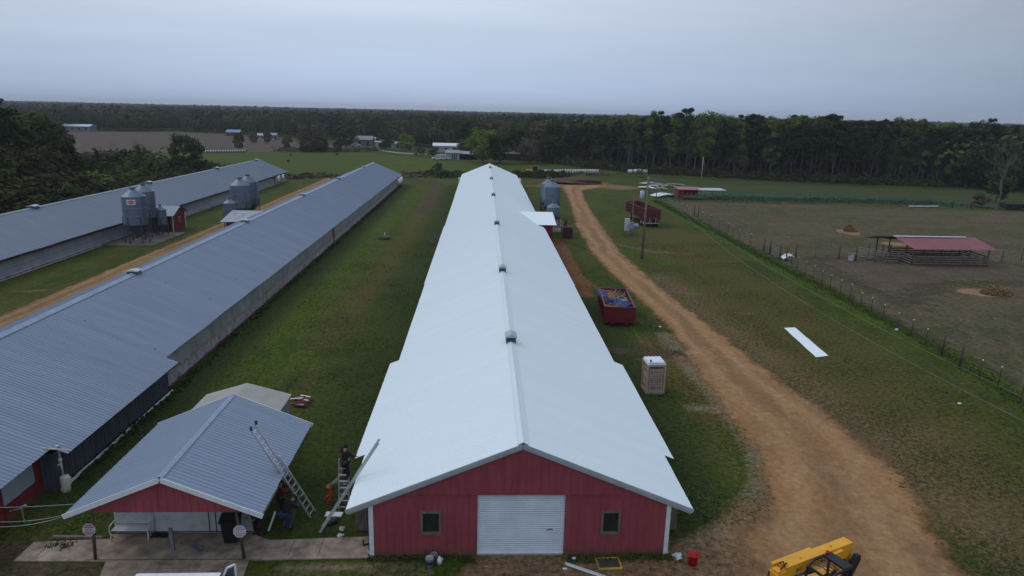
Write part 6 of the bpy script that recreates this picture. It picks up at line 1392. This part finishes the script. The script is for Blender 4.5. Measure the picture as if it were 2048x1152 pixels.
# right-hand forest edge
edge = [(1095, 323), (1150, 331), (1200, 338), (1300, 347), (1400, 352), (1500, 358), (1650, 365), (1800, 371), (1950, 373), (2120, 377)]
EP = [G(u, v) for u, v in edge]; eu = [u for u, _ in edge]
def edgeP(u, back): P = np.array([np.interp(u, eu, [p[i] for p in EP]) for i in range(3)]); d = P-CC; d[2] = 0; d /= np.linalg.norm(d); return P+d*back
prof_u = [1095, 1150, 1200, 1240, 1290, 1340, 1380, 1420, 1470, 1540, 1600, 1650, 1700, 1750, 1790, 1830, 1880, 1950, 2010, 2060]
prof_v = [246, 244, 236, 232, 226, 230, 220, 232, 234, 238, 238, 234, 240, 246, 238, 246, 250, 243, 258, 256]
FOR = {'pine': ('pine', PINE, 'dark pine standing in the wood behind the right-hand meadow'), 'tallpine': ('tallpine', PINE, 'tall dark-topped pine with a bare trunk in the right-hand wood'), 'hard': ('tallhard', SPRING, 'fresh green broadleaf tree in the right-hand wood'),
       'mid': ('tallhard', MIDG, 'dull green broadleaf tree in the right-hand wood'), 'bare': ('bare', None, 'bare grey tree along the front of the right-hand wood'), 'bud': ('tallhard', BUD, 'brown budding tree in the right-hand wood')}
def forest_tree(kk, P, h, wide=1.0): k, m, lb = FOR[kk]; tree(k, P, h, m, lb, lb.replace(' tree ', ' trees ').replace('pine ', 'pines ', 1), wide, bark=BARKL if k == 'bare' and rnd.random() < .5 else None)
u = 1090.0; n = 0
while u < 2110:
    P = edgeP(u+rnd.uniform(-3, 3), rnd.uniform(0, 3)); vt = np.interp(u, prof_u, prof_v)
    kk = rnd.choices(('pine', 'bare', 'mid', 'bud', 'tallpine'), (3, 3.4, 1.5, 1.2, 2))[0]
    if u < 1240: kk = rnd.choices(('pine', 'tallpine', 'mid'), (4, 2, 1))[0]
    if 1240 < u < 1600 and rnd.random() < .35: kk = 'hard'
    h = HT(P, vt)*(rnd.uniform(.5, .85) if kk in ('bare', 'bud', 'mid') else rnd.uniform(.78, .98)); forest_tree(kk, P, h, .75 if kk == 'bare' else 1.0); u += rnd.uniform(12, 19); n += 1
for back, du in ((6, 19), (12, 19), (19, 21), (28, 24)):
    u = 1088.0
    while u < 2120:
        P = edgeP(u+rnd.uniform(-5, 5), back+rnd.uniform(-2, 3)); vt = np.interp(u, prof_u, prof_v)
        green = 1180 < u < 1560
        kk = rnd.choices(('pine', 'tallpine', 'hard', 'mid', 'bare'), (2.4, 3, 6 if green else 1.4, 2.0, .6))[0]
        h = HT(P, vt)*rnd.uniform(.84, 1.08); forest_tree(kk, P, h, rnd.uniform(1.0, 1.35)); u += du*rnd.uniform(.8, 1.25); n += 1
print('forest trees', n)
# trees one can tell apart along the front of the woodland behind the far houses
r5 = random.Random(41)
MIDK = {'pine': ('pine', PINE, 'conical dark pine at the front of the woodland behind the far houses'), 'tall': ('tallpine', PINE, 'tall flat-topped pine at the front of the woodland behind the far houses'), 'round': ('round', OAK, 'rounded dark green tree at the front of the woodland behind the far houses'),
        'mid': ('tallhard', MIDG, 'tall mid green tree at the front of the woodland behind the far houses'), 'bud': ('round', BUD, 'rounded brown budding tree at the front of the woodland behind the far houses'), 'spring': ('tallhard', SPRING, 'fresh green tree at the front of the woodland behind the far houses'), 'bare': ('bare', None, 'bare pale tree at the front of the woodland behind the far houses')}
fu = [150, 350, 480, 560, 650, 740, 830, 900, 980, 1050, 1100]; fv = [262, 262, 268, 274, 279, 284, 294, 299, 305, 312, 320]
u = 175.0
while u < 1110:
    v = np.interp(u, fu, fv)-r5.uniform(.5, 3); kk = r5.choices(list(MIDK), (4, 3, 3, 2.5, 2.5, 1.5, 1.5))[0]; k, m, lb = MIDK[kk]
    P = G(u, v); top = np.interp(u, [150, 350, 430, 520, 700, 900, 1100], [232, 226, 222, 236, 240, 242, 244])+r5.uniform(-6, 10)
    tree(k, P, max(5, HT(P, top)), m, lb, lb.replace(' tree ', ' trees ').replace('pine ', 'pines ', 1), (1.0 if k == 'round' else 1.35), bark=BARKL if k == 'bare' else None); u += r5.uniform(14, 26)
# further woodland as one mass: simple crowns merged (stuff)
def mass(name, pts, hs, m, label, q, size, seed, wr=.26, trunks=True):
    r = np.random.default_rng(seed); P = []; S = []; n = len(pts)
    pts = np.asarray(pts); hs = np.asarray(hs)
    idx = np.repeat(np.arange(n), q); k = len(idx); d = r.normal(size=(k, 3)); d /= np.linalg.norm(d, axis=1)[:, None]
    lo = hs[idx]*.55; rad = np.stack([hs[idx]*wr, hs[idx]*wr, hs[idx]*.42], 1)
    sh = r.uniform(.7, 1.0, k)[:, None]*(1+.18*np.sin(d*7+idx[:, None]))
    C_ = np.stack([pts[idx, 0], pts[idx, 1], lo], 1)+d*rad*sh; C_[:, 2] = np.maximum(C_[:, 2], .4)
    V, Q = leafquads(C_, r.uniform(.6, 1.3, k)*size[idx] if isinstance(size, np.ndarray) else r.uniform(.6, 1.3, k)*size, r, (1, 1, 1), 1.3, d/rad*hs[idx][:, None]*.3+np.array([0, 0, .2])+r.normal(size=(k, 3))*.3)
    o = link(name, npmesh(name, V, Q), m); tag(o, label, 'woodland', kind='stuff'); return o
def scatter(poly_px, n, seed, margin=0):
    r = np.random.default_rng(seed); P = np.array(poly_px); x0, y0 = P.min(0); x1, y1 = P.max(0); out_ = []
    while len(out_) < n:
        x, y = r.uniform(x0, x1), r.uniform(y0, y1); c = False; j = len(P)-1
        for i in range(len(P)):
            if ((P[i][1] > y) != (P[j][1] > y)) and x < (P[j][0]-P[i][0])*(y-P[i][1])/(P[j][1]-P[i][1]+1e-12)+P[i][0]: c = not c
            j = i
        if c: out_.append((x, y))
    return np.array(out_)
# middle woodland behind the houses: its front follows the field edge
FE = pxl((-60, 268), (60, 264), (150, 262), (350, 262), (480, 268), (560, 274), (650, 279), (740, 284), (830, 294), (900, 299), (980, 305), (1050, 312), (1100, 320))
def back_of(Pl, d0, d1):
    a = [tuple(np.array(p)+(np.array(p)-CC[:2])/np.linalg.norm(np.array(p)-CC[:2])*d0) for p in Pl]; b_ = [tuple(np.array(p)+(np.array(p)-CC[:2])/np.linalg.norm(np.array(p)-CC[:2])*d1) for p in Pl][::-1]; return a+b_
kinds = (('dark pine woodland behind the far houses and the brown field', PINE, .42), ('dull green woodland behind the far houses and the brown field', MIDG, .16), ('brown leafless woodland behind the far houses and the brown field', BUD, .24), ('olive woodland behind the far houses and the brown field', OLIVE, .18))
tot = 2600; A_pts = scatter(back_of(FE, 4, 260), tot, 5); A2 = scatter(back_of(FE, 2, 22), 420, 6); A_pts = np.concatenate([A_pts, A2])
lab_i = np.random.default_rng(9).choice(4, len(A_pts), p=[k[2] for k in kinds])
dist = np.linalg.norm(A_pts-CC[:2], axis=1); az = np.degrees(np.arctan2(A_pts[:, 0]-CX, A_pts[:, 1]))
hh = np.interp(az, [-40, -28, -14, -6, 2, 8], [12.5, 12.5, 13.5, 15, 15.5, 16])*np.random.default_rng(10).uniform(.7, 1.1, len(A_pts))
hh = hh*np.where(np.isin(lab_i, [1, 2]), .88, 1.0)
for i, (lb, m, _) in enumerate(kinds):
    s = lab_i == i; mass('woodland', A_pts[s], hh[s], m, lb, 230, .38, 20+i, .25 if i == 0 else .3)
# far country: belts of trees towards the horizon
r = np.random.default_rng(77)
def fan_pts(n, d0, d1, a0=-42, a1=44): d = np.sqrt(r.uniform(d0**2, d1**2, n)); a = np.radians(r.uniform(a0, a1, n)); return np.stack([CX+d*np.sin(a), d*np.cos(a)], 1), d
P1, D1 = fan_pts(7000, 520, 1500); ok = np.array([True]*len(P1)); a_ = np.degrees(np.arctan2(P1[:, 0]-CX, P1[:, 1]))
P1 = P1[ok]; mass('distant_woodland', P1[::2], r.uniform(11, 16.5, len(P1[::2])), PINE, 'dark distant woodland stretching to the horizon, nearer belt', 40, 1.3, 31, .33)
mass('distant_woodland', P1[1::2], r.uniform(10, 15, len(P1[1::2])), OLIVE, 'olive-brown distant woodland mixed through the nearer belt', 40, 1.3, 32, .35)
P2, D2 = fan_pts(16000, 1500, 4500); mass('horizon_woodland', P2, r.uniform(12, 17.2, len(P2))*(1+.00001*D2), PINE, 'blue-dark woodland along the horizon', 14, 4.0, 33, .6)
P3, D3 = fan_pts(2600, 230, 560, 22, 44)
P3b, D3b = fan_pts(2600, 300, 620, 4, 24)
P3 = np.concatenate([P3, P3b]); mass('woodland', P3[::2], r.uniform(13, 17, len(P3[::2])), PINE, 'dark mass of the right-hand wood behind its front trees', 90, .7, 34, .28); mass('woodland', P3[1::2], r.uniform(12, 16.5, len(P3[1::2])), MIDG, 'green mass of the right-hand wood behind its front trees', 90, .7, 35, .3)
# brush and weeds (nobody could count these)
def weeds(name, pts, rad, hgt, n, size, m, label, seed):
    r = np.random.default_rng(seed); pts = [np.array(p[:2]) for p in pts]; L_ = np.array([np.linalg.norm(b_-a) for a, b_ in zip(pts[:-1], pts[1:])]); C_ = []
    for a, b_, l in zip(pts[:-1], pts[1:], L_):
        k = int(n*l/L_.sum()); t_ = r.uniform(0, 1, k)[:, None]; o = a+(b_-a)*t_+r.normal(0, rad, (k, 2)); lump_ = .55+.45*np.sin(o[:, 0]*.9+seed)*np.cos(o[:, 1]*.7); C_.append(np.concatenate([o, (r.uniform(.05, 1, k)*hgt*lump_.clip(.15))[:, None]], 1))
    C_ = np.concatenate(C_); V, Q = leafquads(C_, r.uniform(.5, 1.4, len(C_))*size, r, (1, 1, 1), 1.5, r.normal(0, .7, (len(C_), 3))+np.array([0, -.25, .8])); tag(link(name, npmesh(name, V, Q), m), label, 'weeds', kind='stuff')
weeds('brush', pxl((580, 356), (650, 352)), 1.6, 1.0, 3000, .22, BUD, 'brown brush by the far end of the leftmost house', 1)
weeds('brush', pxl((700, 354), (800, 352), (905, 350)), 3.0, .8, 7000, .2, BUD, 'brown ditch brush between the far barn ends', 2)
weeds('brush', pxl((860, 352), (905, 353)), 2.0, 1.8, 3500, .24, OAK, 'dark green ditch brush just left of the white barn far end', 3)
weeds('brush', pxl((1042, 352), (1090, 354), (1110, 352)), 2.2, 1.8, 6000, .24, OAK, 'dark green brush just right of the white barn far end', 4)
weeds('brush', pxl((1110, 347), (1200, 350)), 1.6, .7, 2500, .2, BUD, 'low brush in front of the long bale row', 5)
weeds('grass_fringe', [(33.2, 36), (35.0, 52), (35.1, 148)], .5, .16, 12000, .05, leafmat('fence_grass', (.05, .082, .012), (.034, .06, .01)), 'taller green grass along the foot of the long fence', 6)
weeds('grass_fringe', [(-21.0, 31), (-21.0, 42), (-21.2, 60), (-21.2, 168)], .2, .35, 5000, .09, OAK, 'weeds along the base of the middle house', 7)
weeds('grass_fringe', [(-6.2, 24.8), (-3, 24.8), (-1.9, 24.7)], .12, .16, 500, .045, OAK, 'weeds along the barn front left of the roll-up door', 8)
weeds('grass_fringe', [(1.9, 24.7), (4, 24.8), (6.3, 24.8)], .14, .18, 700, .045, OAK, 'weeds along the barn front right of the roll-up door', 9)
weeds('grass_fringe', pxl((95, 1094), (115, 1090), (140, 1094)), .12, .2, 400, .035, OLIVE, 'tuft of weeds on the edge of the concrete walk', 10)
weeds('undergrowth', [tuple(edgeP(u_, 3)[:2]) for u_ in range(1095, 2120, 60)], 2.4, 3.4, 42000, .24, OLIVE, 'low undergrowth along the foot of the right-hand wood', 11)
weeds('undergrowth', [tuple(edgeP(u_, 22)[:2]) for u_ in range(1095, 2120, 60)], 5, 6, 30000, .5, PINE, 'dark understorey inside the right-hand wood', 12)
weeds('weed_band', pxl((1420, 396), (1560, 400), (1700, 402), (1900, 408)), 2.5, .25, 9000, .12, leafmat('blue_green_weeds', (.04, .07, .04), (.03, .05, .03)), 'bluish green weed band beyond the far pasture fence', 13)
weeds('field_edge_scrub', pxl((560, 302), (700, 303), (745, 301)), 2.2, 1.8, 5000, .3, BUD, 'scrub along the edge between the brown and green fields', 14)
weeds('undergrowth', [(-68, 84), (-70, 120), (-73, 160), (-78, 200)], 2.5, 3.2, 24000, .22, OLIVE, 'dense undergrowth at the foot of the left wood', 15)
weeds('undergrowth', [(-78, 84), (-84, 120), (-92, 170), (-100, 205)], 4.5, 6, 26000, .4, OAK, 'dark inner growth of the left wood', 16)

# loose tufts of grass over the mown ground, denser near the camera
def tufts():
    r = np.random.default_rng(3); n = 150000
    y = 23+75*r.uniform(0, 1, n)**1.5; x = r.uniform(-21, 34, n)
    lo = (np.abs(x) < 6.9) & (y > 24.8)
    gar_ = (x > -17.7) & (x < -10) & (y > 24.2) & (y < 37)
    sht = (x > 23.3) & (x < 25.6) & (y > 48.5) & (y < 57.5)
    wlk = (x < -5.9) & (x > -21) & (y < 26.6)
    rx0 = np.interp(y, [20, 26.7, 29.2, 32.6, 36.7, 44.5, 57.4, 76.5, 91, 112], [9.5, 10.5, 12, 12.9, 13.3, 13.3, 14.3, 13, 12.6, 13.5]); rx1 = np.interp(y, [20, 26.7, 29.2, 36.7, 44.5, 57.4, 76.5, 112], [17.5, 18.5, 19.2, 20.2, 19.2, 18.3, 17.2, 18])
    rd = (x > rx0+r.normal(0, .25, n)) & (x < rx1+r.normal(0, .25, n)); frt = ((y < 25.2) & (x > -2.6) & (x < 9)) | ((y < 27.2) & (x > 6.4) & (x < 13))
    thin = np.sin(x*.7+y*.31)+np.sin(x*.23-y*.9)+r.normal(0, .8, n) < -.2
    ok = ~(sht | lo | gar_ | wlk | rd | frt | thin); x, y = x[ok], y[ok]
    V, Q = leafquads(np.stack([x, y, r.uniform(.01, .05, len(x))], 1), r.uniform(.02, .05, len(x)), r, (1, 1, 1), 1.8, np.stack([r.normal(0, .45, len(x)), r.normal(0, .45, len(x)), np.ones(len(x))], 1))
    o = link('grass_tufts', npmesh('grass_tufts', V, Q), TUFT); tag(o, 'short tufted grass scattered over the lawns round the barns', 'grass', kind='stuff')
TUFT = groundmat('tuft_grass', ((.034, .056, .012), (.056, .076, .016), (.09, .085, .035)), dark=.4, tuft=1.2)
tufts()
# ------------------------------------------------------------------ haze
hz = MB(); hz.bx(-6500, 6900, -80, 9500, -1, 60); hm = bpy.data.materials.new('haze'); hm.use_nodes = True; ht = hm.node_tree; ht.nodes.clear()
vo = ht.nodes.new('ShaderNodeVolumePrincipled'); vo.inputs['Color'].default_value = (.82, .88, .96, 1); vo.inputs['Density'].default_value = .00016; vo.inputs['Anisotropy'].default_value = 0
ho = ht.nodes.new('ShaderNodeOutputMaterial'); ht.links.new(vo.outputs[0], ho.inputs['Volume'])
tag(hz.build('haze', hm), kind='stuff')
